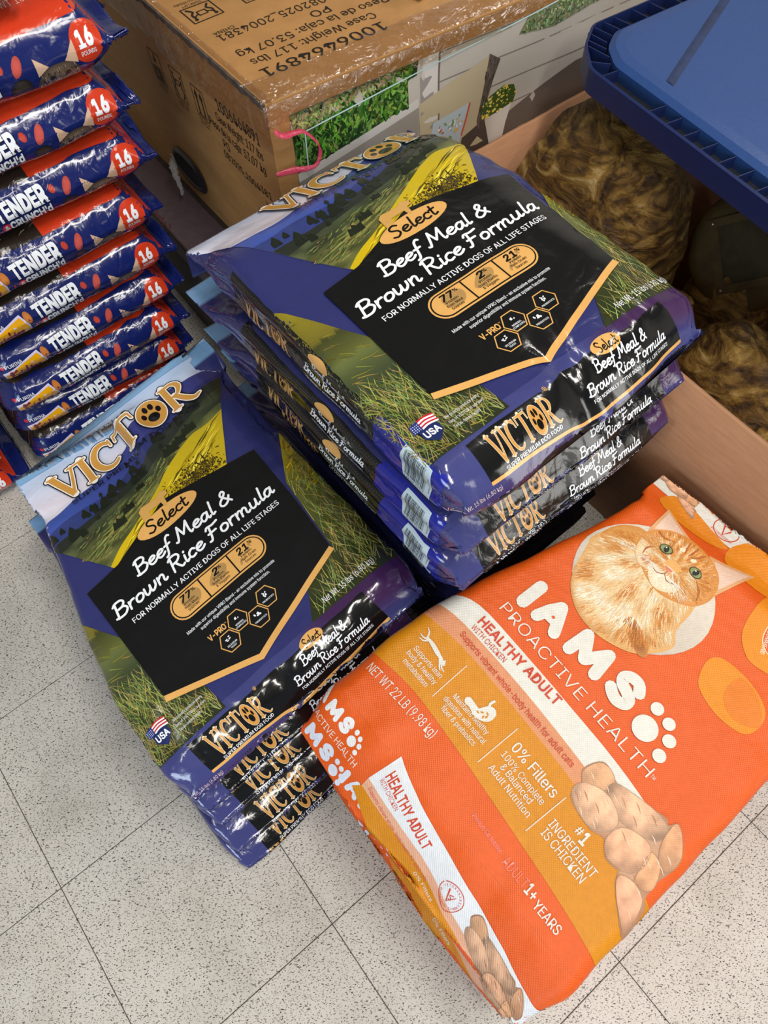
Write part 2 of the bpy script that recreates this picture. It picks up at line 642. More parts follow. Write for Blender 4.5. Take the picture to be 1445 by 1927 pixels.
def drape(ctx, prt, name, frame, mat, mx=0.005, base=0.0004):
    """lay a flat print onto a surface along a direction; it follows every bulge and fold"""
    P0, eu, ev, dr = [Vector(v) for v in frame]
    A, F = refined(prt, mx)
    bvh, vn, tris = ctx['bvh'], ctx['vn'], ctx['faces']
    verts = ctx['verts']
    n = len(A)
    pos = np.zeros((n, 3))
    nor = np.zeros((n, 3))
    ok = np.zeros(n, bool)
    rc = bvh.ray_cast
    p0, u_, v_ = np.array(P0), np.array(eu), np.array(ev)
    org = p0 + A[:, 0:1] * u_ + A[:, 1:2] * v_
    idx = np.zeros(n, int)
    for i, o in enumerate(org.tolist()):
        h = rc(o, dr, 1.2)
        if h[0] is not None:
            pos[i] = h[0]
            idx[i] = h[2]
            ok[i] = True
    T = tris[idx]
    a, b, c = verts[T[:, 0]], verts[T[:, 1]], verts[T[:, 2]]
    v0, v1, v2 = b - a, c - a, pos - a
    d00, d01, d11 = (v0 * v0).sum(1), (v0 * v1).sum(1), (v1 * v1).sum(1)
    d20, d21 = (v2 * v0).sum(1), (v2 * v1).sum(1)
    den = d00 * d11 - d01 * d01 + 1e-20
    w1 = (d11 * d20 - d01 * d21) / den
    w2 = (d00 * d21 - d01 * d20) / den
    nor = vn[T[:, 0]] * (1 - w1 - w2)[:, None] + vn[T[:, 1]] * w1[:, None] + vn[T[:, 2]] * w2[:, None]
    nor /= np.linalg.norm(nor, axis=1)[:, None] + 1e-12
    # drop what misses the surface or lies round the corner
    ok &= (nor @ np.array(dr)) < -0.08
    F = F[ok[F].all(1)]
    if len(F) == 0:
        return None
    # no bridges over folds
    tri = pos[F]
    e = np.max([np.linalg.norm(tri[:, i] - tri[:, (i + 1) % 3], axis=1) for i in range(3)], axis=0)
    F = F[e < 6 * mx]
    used = np.unique(F)
    mp = np.full(n, -1)
    mp[used] = np.arange(len(used))
    F = mp[F]
    off = base + A[used, 5] * LU
    P = pos[used] + nor[used] * off[:, None]
    me = bpy.data.meshes.new(name)
    me.vertices.add(len(P))
    me.vertices.foreach_set('co', P.astype(np.float32).ravel())
    me.loops.add(len(F) * 3)
    me.loops.foreach_set('vertex_index', F.astype(np.int32).ravel())
    me.polygons.add(len(F))
    me.polygons.foreach_set('loop_start', np.arange(0, len(F) * 3, 3, dtype=np.int32))
    me.update(calc_edges=True)
    me.shade_smooth()
    set_col(me, A[used, 2:5])
    set_p(me, pos[used] + ctx['seed'])
    me.normals_split_custom_set_from_vertices(nor[used].tolist())
    me.materials.append(mat)
    o = bpy.data.objects.new(name, me)
    return link(o, ctx['root'])


def make_ctx(root, V, F, seed):
    """F quads or tris; surface that prints can be laid on"""
    V = np.asarray(V, float)
    T = []
    for f in F:
        for i in range(1, len(f) - 1):
            T.append((f[0], f[i], f[i + 1]))
    T = np.array(T)
    fn = np.cross(V[T[:, 1]] - V[T[:, 0]], V[T[:, 2]] - V[T[:, 0]])
    vn = np.zeros_like(V)
    for k in range(3):
        np.add.at(vn, T[:, k], fn)
    vn /= np.linalg.norm(vn, axis=1)[:, None] + 1e-20
    bvh = BVHTree.FromPolygons(V.tolist(), T.tolist(), all_triangles=True)
    return dict(root=root, bvh=bvh, vn=vn, faces=T, verts=V, seed=np.array(seed))


# ------------------------------------------------------------------ bags
def sstep(x, a, b):
    t = min(1.0, max(0.0, (x - a) / (b - a)))
    return t * t * (3 - 2 * t)


def bag_shape(W, L, T, e=.045, fin=.03, back=.14, rc=.024, seed=0.0, amp=.002, nx=64, ny=84, dz=None, x0f=None, x1f=None, zc=.4, zs=.35, side_in=.008, fin_wave=.004, yf=.012, fpow=1.7, edge_amp=.0015, yd=None, zd=None):
    ys = np.concatenate([np.linspace(-e, yf, 16)[:-1], np.linspace(yf, L - back, max(8, ny - 46))[:-1], np.linspace(L - back, L, 24)[:-1], np.linspace(L, L + fin, 8)])
    na, ns, nb = 7, 5, 18
    V = []
    nring = None
    for y in ys:
        x0 = x0f(y) if x0f else 0.0
        x1 = x1f(y) if x1f else W
        if y < yf:
            s = (y + e) / (yf + e)
            zt = T * zc + T * (1 - zc) * (1 - (1 - s) ** fpow) ** .9 if s < 1 else T
            zb = T * zc - T * zc * (1 - (1 - s) ** 2.6)
            x0 += .018 * (1 - s) ** 2
            x1 -= .018 * (1 - s) ** 2
        elif y < L - back:
            zt, zb = T, 0.0
        elif y < L:
            s = (y - (L - back)) / back
            q = sstep(s, 0, 1.0)
            zt = T + (T * zs + .002 - T) * q
            zb = (T * zs - .002) * q
            x0 -= .004 * q
            x1 += .004 * q
        else:
            zt, zb = T * zs + .0016, T * zs - .0016
            x0 -= .004
            x1 += .004
        zt = max(zt, zb + .003)
        r = min(rc, (zt - zb) * .49, (x1 - x0) * .2)
        ring = []
        for t in np.linspace(0, 1, nx + 1):
            ring.append((x0 + r + (x1 - x0 - 2 * r) * t, zt, 1))
        def arc(cx, cz, a0, a1):
            for a in np.linspace(a0, a1, na + 1)[1:]:
                ring.append((cx + r * cos(radians(a)), cz + r * sin(radians(a)), .5))
        def side(x, za, zb_):
            for t in np.linspace(0, 1, ns + 1)[1:]:
                ring.append((x, za + (zb_ - za) * t, 0))
        arc(x1 - r, zt - r, 90, 0)
        side(x1, zt - r, zb + r)
        arc(x1 - r, zb + r, 0, -90)
        for t in np.linspace(0, 1, nb + 1)[1:]:
            ring.append((x1 - r + (x0 - x1 + 2 * r) * t, zb, -1))
        arc(x0 + r, zb + r, -90, -180)
        side(x0, zb + r, zt - r)
        arc(x0 + r, zt - r, 180, 90)
        ring.pop()
        nring = len(ring)
        cz, hz = (zt + zb) / 2, max(.004, (zt - zb) / 2)
        for (x, z, kind) in ring:
            wt = max(0.0, (z - cz) / hz)
            full = 1.0 if y < L else .4
            d = 0.0
            if wt > 0:
                xx = (x - x0) / (x1 - x0)
                ed = min(xx, 1 - xx) * (x1 - x0)
                d += amp * (noise.noise((x * 9 + seed, y * 9, seed)) + .5 * noise.noise((x * 21 + seed, y * 17, seed + 5)))
                if edge_amp:
                    we = math.exp(-ed / .05)
                    d += edge_amp * 1.6 * we * noise.noise((x * 8 + seed, y * 38, seed + 9))
                    wy = math.exp(-abs(y) / .045) + .35 * math.exp(-abs(y - L) / .07)
                    d += edge_amp * 2.0 * wy * noise.noise((x * 26 + seed, y * 6, seed + 3))
                if dz:
                    d += dz(x, y)
                z += d * wt * min(1.0, full + .25)
            # gusset folds inwards half way down the side
            zz = 1 - abs(z - cz) / hz
            if zz > 0 and hz > .012:
                inn = side_in * zz + .003 * noise.noise((y * 16 + seed, z * 30, seed + 7))
                if x < x0 + r:
                    x += inn
                elif x > x1 - r:
                    x -= inn
            yy = y
            if y > L - .01:
                k = (y - L + .01) / (fin + .01)
                z += fin_wave * k * (noise.noise((x * 14 + seed, 3, seed)) * 2.0)
                yy += .008 * k * noise.noise((x * 6 + seed, 8, seed))
            if y < yf:
                s = 1 - (y + e) / (yf + e)
                yy += .010 * s * noise.noise((x * 10 + seed, z * 12, seed + 4))
                z += edge_amp * 1.2 * s * noise.noise((x * 26 + seed, z * 10, seed + 2))
            if zd:
                z += zd(x, y)
            if yd:
                yy += yd(x, y)
            V.append((x, yy, z))
    F = []
    m = len(ys)
    for j in range(m - 1):
        for i in range(nring):
            a, b = j * nring + i, j * nring + (i + 1) % nring
            F.append((a, b, b + nring, a + nring))
    F.append(tuple(reversed(range(nring))))
    F.append(tuple(range((m - 1) * nring, m * nring)))
    return np.array(V), F


def make_bag(name, part, matrix, shape, mat, colf, seed):
    V, F = shape
    root = empty(name, matrix)
    off = (seed * 3.1, seed * 1.7, seed * .9)
    col = np.array([lin(colf(*v)) for v in V])
    body = mesh_obj(part, V, F, mat, root, True, col, V + np.array(off))
    return make_ctx(root, V, F, off), root, body


def pose(x, y, z, ang, s=1.0):
    return Matrix.Translation((x, y, z)) @ Matrix.Rotation(ang, 4, 'Z') @ Matrix.Diagonal((s, s, s, 1))

# ------------------------------------------------------------------ dog food bag print
BLUE, BLUE2, BLACK = (62, 66, 122), (47, 51, 106), (15, 16, 18)
GOLD, WHITE = (222, 170, 98), (238, 243, 250)
BW, BL = .447, .535
GRASS = [(150, 150, 80), (120, 124, 62), (176, 172, 104), (96, 104, 50), (140, 146, 90)]
BLK = [(.073, .298), (.135, .304), (.25, .345), (.362, .323), (.412, .313), (.406, .2), (.396, .1), (.214, .044), (.073, .09)]


def lerp(a, b, t):
    t = min(1.0, max(0.0, t))
    return tuple(a[i] + (b[i] - a[i]) * t for i in range(3))


def victor_art():
    p, R = Print(), random.Random(4)
    Q = [(-.02, .57), (-.01, .525), (.128, .303), (.362, .321), (.478, .508), (.48, .57)]
    p.poly(clip([(-.05, .28), (.5, .28), (.5, .6), (-.05, .6)], Q), lambda x, y: lerp((224, 220, 236), (178, 200, 232), (y - .47) / .07 + (x - .25) * .8), 1)
    def hill(ridge, col, off):
        r = catmull(ridge, 5).tolist()
        p.poly(clip(r + [(.55, .25), (-.05, .25)], Q), col, off)
    # white cloud shadows, blue mountains, woods, olive slopes, the yellow hill
    hill([(-.05, .47), (.05, .452), (.1, .449), (.15, .459), (.2, .462), (.25, .478), (.3, .5), (.36, .512), (.42, .505), (.52, .515)], lambda x, y: lerp((62, 84, 166), (58, 62, 128), (x - .12) / .2), 2)
    hill([(-.05, .44), (.06, .425), (.12, .43), (.2, .425), (.27, .45), (.33, .466), (.4, .478), (.52, .49)], lambda x, y: lerp((52, 64, 122), (44, 52, 108), (x - .1) / .25), 3)
    hill([(-.05, .395), (.08, .402), (.15, .404), (.2, .412), (.27, .428), (.34, .452), (.42, .472), (.52, .48)], (40, 46, 40), 4)
    hill([(-.05, .37), (.08, .383), (.14, .392), (.2, .398), (.28, .41), (.36, .436), (.44, .455), (.52, .465)], lambda x, y: lerp(lerp((92, 100, 66), (60, 68, 46), (x - .1) / .3), (44, 52, 38), .5 + 1.2 * noise.noise((x * 30, y * 60, 1))), 5)
    hill([(-.05, .35), (.09, .362), (.16, .37), (.23, .382), (.3, .4), (.38, .42), (.52, .43)], lambda x, y: lerp((108, 112, 62), (62, 68, 38), .4 + 1.3 * noise.noise((x * 26, y * 70, 3))), 6)
    for k in range(46):
        t = R.random()
        x = .075 + t * .34
        y = .383 + .07 * t + R.uniform(-.006, .012) + (.018 if R.random() < .25 else 0)
        s = R.uniform(.003, .008)
        if inside((x, y - s), Q) and inside((x, y + s * 2), Q) and inside((x + s, y), Q) and inside((x - s, y), Q):
            p.poly([(x - s, y - s), (x + s, y - s), (x + s * .8, y + s * .5), (x + s * .2, y + s * 1.8), (x - s * .4, y + s), (x - s, y + s * .2)], (30, 36, 26), 7 + R.random())
    for x, y, s in ((.2, .372, .012), (.175, .36, .014), (.235, .392, .009), (.31, .408, .016), (.33, .413, .014), (.355, .42, .015)):
        p.poly([(x - s, y - s * .4), (x - s * .6, y + s * .6), (x - s * .2, y + s * .4), (x, y + s * .9), (x + s * .4, y + s * .5), (x + s, y + s * .6), (x + s * .9, y - s * .4)], (32, 38, 26), 8)
    p.blades([(.09, .35), (.12, .318), (.3, .385), (.36, .42), (.2, .39), (.1, .375)], 260, R, [(138, 138, 78), (84, 90, 48), (60, 66, 36), (116, 120, 66)], .008, .022, 8, 30, .0014, 7.0, .8)
    for pts in ([(.1, .345), (.16, .357), (.24, .372)], [(.11, .337), (.18, .352), (.27, .375)], [(.13, .36), (.2, .366), (.26, .384)]):
        p.stroke(pts, [.001, .004, .001], (138, 136, 70), 7.2)
    yel = [(.118, .305), (.155, .326), (.2, .343), (.25, .366), (.3, .39), (.35, .408), (.395, .408), (.5, .43)]
    hill(yel, lambda x, y: lerp((206, 178, 22), (188, 166, 34), (x - .2) / .2), 9)
    for k in range(90):
        t = R.random()
        x = .14 + t * .26
        y = .312 + t * .088 + R.uniform(-.03, .004)
        L = R.uniform(.02, .05)
        q = [(x, y), (x + L * .5, y + L * .25 + R.uniform(-.002, .002)), (x + L, y + L * .42)]
        if all(inside(v, Q) for v in q) and y + L * .42 < .41 and q[2][1] < np.interp(q[2][0], [a[0] for a in yel], [a[1] for a in yel]):
            p.stroke(q, [.0004, R.uniform(.001, .0035), .0003], R.choice([(228, 204, 40), (150, 128, 18), (112, 98, 20), (240, 220, 80), (84, 76, 18)]), 10 + R.random() * 1.5, raw=True, caps=False)
    for k in range(520):
        x, y = R.gauss(.318, .024), R.gauss(.34, .011)
        if inside((x, y), Q) and inside((x, y + .01), Q):
            a = R.uniform(20, 160)
            L = R.uniform(.002, .006)
            p.stroke([(x, y), (x + L * cos(radians(a)), y + L * sin(radians(a)))], R.uniform(.0008, .0022), R.choice([(62, 52, 16), (44, 38, 12), (84, 68, 18), (34, 30, 12), (110, 92, 24)]), 11.6 + R.random(), caps=False)
    # landscape beside the black panel, left
    LL = [(.0, .335), (.074, .205), (.074, .09), (.126, .069), (.131, .02), (-.02, .02), (-.02, .335)]
    def lc(x, y):
        if y > .24:
            return lerp((112, 104, 40), (150, 136, 34), (y - .24) / .08)
        if y > .2:
            return lerp((96, 100, 50), (62, 66, 34), (y - .2) / .04)
        if y > .15:
            return lerp((56, 66, 46), (104, 112, 62), (y - .15) / .05)
        return lerp((40, 46, 28), (56, 66, 46), y / .15)
    p.poly(LL, lc, 1)
    p.blades(LL[:6] + [(-.02, .15)], 70, R, [(128, 118, 44), (90, 84, 34), (150, 140, 60)], .01, .03, -40, -10, .0012, 2)
    p.blades([(-.02, .16), (.074, .16), (.074, .09), (.126, .069), (.131, .02), (-.02, .02)], 560, R, GRASS, .012, .04, 60, 128, .0009, 2.2)
    # landscape beside the black panel, right
    RR = [(.414, .231), (.468, .328), (.53, .44), (.53, .024), (.3, .028), (.329, .074), (.398, .1)]
    p.poly(RR, lambda x, y: lerp((44, 50, 26), lerp((92, 98, 46), (178, 158, 30), (y - .22) / .06), (y - .05) / .14), 1)
    p.blades(RR, 760, R, GRASS + [(190, 180, 96)], .015, .045, 50, 130, .0009, 2.2)
    p.blades([(.42, .2), (.53, .2), (.53, .43), (.47, .325), (.42, .235)], 160, R, [(206, 180, 40), (150, 130, 30), (90, 90, 40)], .01, .03, 20, 60, .002, 2.2)
    # black panel and its gold chevron
    p.poly(BLK[:3] + BLK[3:], BLACK, 14)
    p.poly([(.073, .092), (.214, .0455), (.395, .102), (.3985, .0935), (.214, .0355), (.0705, .083)], GOLD, 15)
    # pale blue strip at the seal
    p.poly([(-.03, .541), (.5, .541), (.5, .58), (-.03, .58)], (128, 172, 214), 12)
    return p


def victor_letters():
    D = {}
    o = 17
    p = D['select_badge'] = Print()
    p.ellipse((.24, .317), .0575, .0185, GOLD, o, radians(1))
    cow = [(.206, .329), (.208, .352), (.215, .357), (.243, .355), (.252, .361), (.263, .356), (.262, .349), (.254, .347), (.252, .333), (.246, .332), (.245, .343), (.222, .342), (.218, .329)]
    p.poly(cow, (206, 160, 88), o)
    p.script('Select', .2, .309, .078, .021, (16, 14, 10), o + 1, lw=.15, slant=.15)
    p = D['product_name_lettering'] = Print()
    p.script('Beef Meal &', .148, .2655, .186, .0235, WHITE, o, lw=.15)
    p.script('Brown Rice Formula', .085, .231, .305, .0235, WHITE, o, lw=.15)
    p.text('FOR NORMALLY ACTIVE DOGS OF ALL LIFE STAGES', .102, .209, .281, .0085, WHITE, o, .012)
    p = D['protein_badge'] = Print()
    p.rrect(.152, .157, .327, .201, .022, GOLD, o)
    p.rrect(.1545, .1595, .3245, .1985, .0195, BLACK, o + 1)
    p.rrect(.1565, .1615, .3225, .1965, .0175, GOLD, o + 2)
    for x in (.213, .268):
        p.poly([(x - .0012, .161), (x + .0012, .161), (x + .0012, .197), (x - .0012, .197)], BLACK, o + 3)
    SH = (176, 138, 84)
    p.blob([(.176, .172), (.173, .185), (.182, .193), (.2, .192), (.207, .182), (.2, .17), (.188, .168)], SH, SH, o + 3)
    p.blob([(.222, .176), (.235, .19), (.252, .194), (.26, .186), (.248, .172), (.232, .17)], SH, SH, o + 3)
    for k in range(7):
        p.ellipse((.279 + k * .0052, .171 + k * .0032), .004, .0018, SH, o + 3, radians(70 - 140 * (k % 2)), 8)
    for x, num, l in ((.185, '77', ('Protein', 'from Meat', 'Sources')), (.241, '2', ('Protein', 'from Plants', '& Veggies')), (.294, '21', ('Protein', 'from Grain', 'Sources'))):
        w = .02 if len(num) == 2 else .01
        p.text(num, x - w * .6, .183, w, .0105, BLACK, o + 4, .03, shear=.2)
        p.text('%', x + w * .55, .188, .006, .005, BLACK, o + 4, .02)
        for i, s in enumerate(l):
            ww = .0028 * len(s)
            p.text(s, x - ww / 2, .1775 - i * .0058, ww, .0042, BLACK, o + 4, .012)
    p = D['claim_text'] = Print()
    p.text('Made with our unique VPRO Blend \u2013 an exclusive mix to promote', .152, .139, .166, .005, WHITE, o, .005)
    p.text('superior digestibility and immune system function.', .172, .1305, .13, .005, WHITE, o, .005)
    p = D['hexagon_icons'] = Print()
    p.text('V-PRO', .171, .108, .031, .0085, GOLD, o, .03)
    p.text('TM', .2025, .1145, .003, .002, GOLD, o)
    for (x, y), l in {(.1935, .089): ('SELENIUM', 'YEAST'), (.2205, .106): ('MINERAL', 'COMPLEXES'), (.2475, .0885): ('PREBIOTICS',), (.2745, .1055): ('PROBIOTICS',)}.items():
        hx = [(x + .0175 * cos(radians(a)), y + .0175 * sin(radians(a))) for a in range(0, 360, 60)]
        x2 = [(x + .0158 * cos(radians(a)), y + .0158 * sin(radians(a))) for a in range(0, 360, 60)]
        p.poly(hx, GOLD, o, [x2])
        R = random.Random(int(x * 1e4))
        for k in range(9):
            a = R.uniform(0, 2 * pi)
            r = R.uniform(.001, .005)
            p.ellipse((x + r * cos(a), y + .0045 + r * .8 * sin(a)), R.uniform(.0006, .0018), R.uniform(.0006, .0016), WHITE, o, a, 8)
        for i, s in enumerate(l):
            w = .0021 * len(s)
            p.text(s, x - w / 2, y - .0062 - i * .004, w, .0026, WHITE, o, .012)
    p = D['weight_text'] = Print()
    p.text('Net Wt. 15 lbs (6.80 kg)', .333, .037, .096, .0095, (232, 236, 240), o, .0)
    p = D['origin_text'] = Print()
    for i, s in enumerate(('We proudly produce every', 'bag of VICTOR in our own', 'Texas-based facility')):
        p.text(s, .062, .0535 - i * .0085, .052 if i < 2 else .04, .0042, (226, 230, 230), o)
    # flag badge
    p = D['flag_badge'] = Print()
    p.poly([(.026, .064), (.052, .064), (.053, .046), (.0395, .035), (.026, .046)], (32, 44, 96), o)
    p.text('USA', .0285, .046, .022, .009, WHITE, o + 1, .03)
    for i, c in enumerate(((196, 40, 52), (240, 240, 244)) * 3):
        y = .071 - i * .0022
        p.stroke([(.033, y), (.043, y + .0015), (.056, y - .001)], .0024, c, o + 1 + i * .1, k=3, caps=False)
    p.poly([(.021, .058), (.033, .06), (.033, .0725), (.021, .07)], (40, 56, 126), o + 2)
    for i in range(4):
        for j in range(4):
            p.ellipse((.0228 + i * .0026, .0605 + j * .0026), .0006, .0006, WHITE, o + 3, 0, 6)
    # word at the top of the front
    p = D['brand_lettering'] = Print()
    p.victor(.125, .464, .285, .054, o, rings=((.0036, (14, 16, 20)), (.0018, (244, 240, 236))), gold=(206, 152, 72))
    p.text('SUPER PREMIUM DOG FOOD', .136, .4455, .262, .009, (20, 24, 40), o, .012)
    return D


def victor_bottom():
    """bottom gusset: x across, y up the slope from the fold"""
    p = Print()
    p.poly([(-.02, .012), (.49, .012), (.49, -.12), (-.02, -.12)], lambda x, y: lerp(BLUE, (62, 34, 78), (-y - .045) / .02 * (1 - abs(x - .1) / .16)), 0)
    p.poly([(.056, .001), (.385, .001), (.392, -.05), (.21, -.056), (.185, -.05), (.058, -.043)], BLACK, 1)
    p.stroke([(.058, -.044), (.12, -.0455), (.18, -.0505), (.21, -.057), (.25, -.0565), (.392, -.051)], .0042, GOLD, 2, caps=False)
    p.victor(.08, -.034, .096, .031, 2, rings=((.0005, (236, 220, 186)),), gold=(204, 148, 76), thin=.64)
    p.text('\u00ae', .1745, -.002, .005, .005, GOLD, 2)
    p.text('SUPER PREMIUM DOG FOOD', .083, -.0425, .09, .0048, WHITE, 2, .012)
    p.ellipse((.283, .0), .021, .008, GOLD, 2)
    p.script('Select', .268, -.004, .03, .009, (16, 14, 10), 3, lw=.15, slant=.15)
    p.script('Beef Meal &', .25, -.0185, .085, .0125, WHITE, 2, lw=.14)
    p.script('Brown Rice Formula', .225, -.0345, .14, .0125, WHITE, 2, lw=.14)
    p.text('FOR NORMALLY ACTIVE DOGS OF ALL LIFE STAGES', .228, -.0435, .138, .0042, WHITE, 2, .012)
    p.text('Net Wt. 15 lbs (6.80 kg)', .008, -.0555, .06, .005, (206, 190, 196), 2)
    return p


def victor_side():
    """side gusset: x runs from the top seal to the bottom of the bag, y up from its middle"""
    p = Print()
    p.poly([(0, .04), (.55, .04), (.55, -.05), (0, -.05)], BLUE2, 0)
    p.poly([(.12, .034), (.428, .034), (.42, .0), (.424, -.05), (.11, -.05)], (11, 12, 15), 1)
    for i in range(60):
        for j in range(9):
            p.ellipse((.125 + i * .005 + (j % 2) * .0025, -.034 + j * .008), .00045, .00045, (120, 122, 130), 2, 0, 6)
    p.poly([(.424, .036), (.54, .036), (.54, -.05), (.42, -.05), (.416, .0)], (30, 38, 150), 2)
    p.victor(.142, -.022, .1, .034, 3, rings=((.0005, (236, 220, 186)),), gold=(196, 140, 74), thin=.64)
    p.text('SUPER PREMIUM DOG FOOD', .146, -.031, .092, .005, WHITE, 3, .012)
    p.ellipse((.312, .026), .02, .007, GOLD, 3)
    p.script('Beef Meal &', .298, .006, .07, .0135, WHITE, 3, lw=.14)
    p.script('Brown Rice Formula', .276, -.013, .115, .0135, WHITE, 3, lw=.14)
    p.text('FOR NORMALLY ACTIVE DOGS OF ALL LIFE STAGES', .28, -.0235, .112, .0045, WHITE, 3, .012)
    return p


def victor_barcode():
    p, R = Print(), random.Random(8)
    p.poly([(.474, .034), (.52, .034), (.524, .02), (.522, -.026), (.476, -.022), (.468, .004)], (206, 228, 240), 4)
    x = .477
    while x < .512:
        w = R.choice((.0005, .0009, .0013))
        p.poly([(x, .03), (x + w, .03), (x + w, -.016), (x, -.016)], (22, 24, 30), 5)
        x += w + R.choice((.0005, .0008, .0011))
    p.text('7 85149 03054', .478, -.0205, .034, .003, (22, 24, 30), 5)
    p.text('victor pet food', .5205, -.014, .034, .0025, (22, 24, 30), 5, ang=radians(90))
    return p


V_ART, V_LET, V_BOT, V_SIDE, V_BAR = victor_art(), victor_letters(), victor_bottom(), victor_side(), victor_barcode()


def front_frame():
    return ((0, 0, .6), (1, 0, 0), (0, 1, 0), (0, 0, -1))


def bottom_frame(T, deg, yf=.012, woff=0.0, k=1.0):
    a = radians(deg)
    n = Vector((0, -sin(a), cos(a)))
    up = Vector((0, cos(a), sin(a)))
    return (Vector((0, yf, T)) + n * .3 - up * woff, (1, 0, 0), up * k, -n)


def side_frame(T, L=.535, tilt=0.0):
    return ((-.4, L, T * .5), (0, -1, 0), (0, 0, 1), (1, 0, 0))


def dog_bag(matrix, label, group, T, seed, top=False, side=True, L=BL, deg=50, fin_col=(120, 164, 208), woff=0.0, bottom=True, **kw):
    sh = bag_shape(BW, L, T, seed=seed, nx=104 if top else 44, ny=124 if top else 76, **kw)
    def cf(x, y, z):
        if y < .005 and .05 < x < .4:
            return (16, 16, 22)
        if y > L - .012:
            return fin_col
        return BLUE2
    ctx, root, body = make_bag('dog_food_bag', 'film_body', matrix, sh, M_FILM if top else M_FILM_S, cf, seed)
    tag(root, label, 'pet food bag', group)
    m = M_FILM if top else M_FILM_S
    if top:
        drape(ctx, V_ART, 'front_artwork', front_frame(), M_FILM)
        for nm, pr_ in V_LET.items():
            drape(ctx, pr_, nm, front_frame(), M_FILM)
    if bottom:
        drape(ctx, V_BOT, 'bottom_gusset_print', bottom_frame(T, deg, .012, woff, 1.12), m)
    if side:
        drape(ctx, V_SIDE, 'side_gusset_print', side_frame(T), m)
        drape(ctx, V_BAR, 'barcode_label', side_frame(T), m)
    return root

# ------------------------------------------------------------------ cat food sack print
ORANGE, AMBER, SALMON, PAPER = (222, 90, 18), (212, 136, 8), (218, 146, 104), (226, 224, 216)


def paw(p, c, s, col, off, rot=0.0):
    r = np.array([[cos(rot), -sin(rot)], [sin(rot), cos(rot)]])
    p.ellipse(c, .0172 * s, .0172 * s, col, off)
    for x, y, q in ((-.006, .031, .0088), (.0165, .0275, .0085), (.0305, .011, .0088), (.034, -.0125, .0088)):
        d = np.array((x, y)) @ r.T * s
        p.ellipse((c[0] + d[0], c[1] + d[1]), q * s, q * s, col, off, n=18)


def iams_word(p, x, y, s, col, off, hole, w=None):
    """rounded word and paw, cap height 0.053 s, measured from its own corner"""
    def q(pts):
        return [(x + (a - .1) * s, y + (b - .27) * s) for a, b in pts]
    lw = .0172 * s
    p.stroke(q([(.107, .279), (.1085, .314)]), lw * 1.1, col, off)
    p.stroke(q([(.134, .279), (.1405, .298), (.149, .314)]), lw, col, off, raw=True)
    p.stroke(q([(.149, .314), (.158, .297), (.167, .279)]), lw, col, off, raw=True)
    p.poly(q([(.136, .281), (.149, .314), (.166, .281), (.16, .289), (.142, .289)]), col, off)
    p.poly(q([(.138, .296), (.16, .296), (.163, .284), (.136, .284)]), col, off)
    p.ellipse(q([(.1508, .2945)])[0], .0026 * s, .0024 * s, hole, off + 1, n=12)
    M = [(.195, .279), (.199, .313), (.2185, .284), (.2375, .313), (.2415, .279)]
    for i in range(4):
        p.stroke(q([M[i], M[i + 1]]), lw, col, off)
    p.stroke(q([(.297, .3045), (.289, .3135), (.277, .3135), (.2695, .306), (.274, .298), (.284, .294), (.2935, .2885), (.294, .28), (.284, .2755), (.2745, .278), (.2665, .2835)]), lw * .93, col, off, k=4)
    paw(p, q([(.331, .2765)])[0], s, col, off)


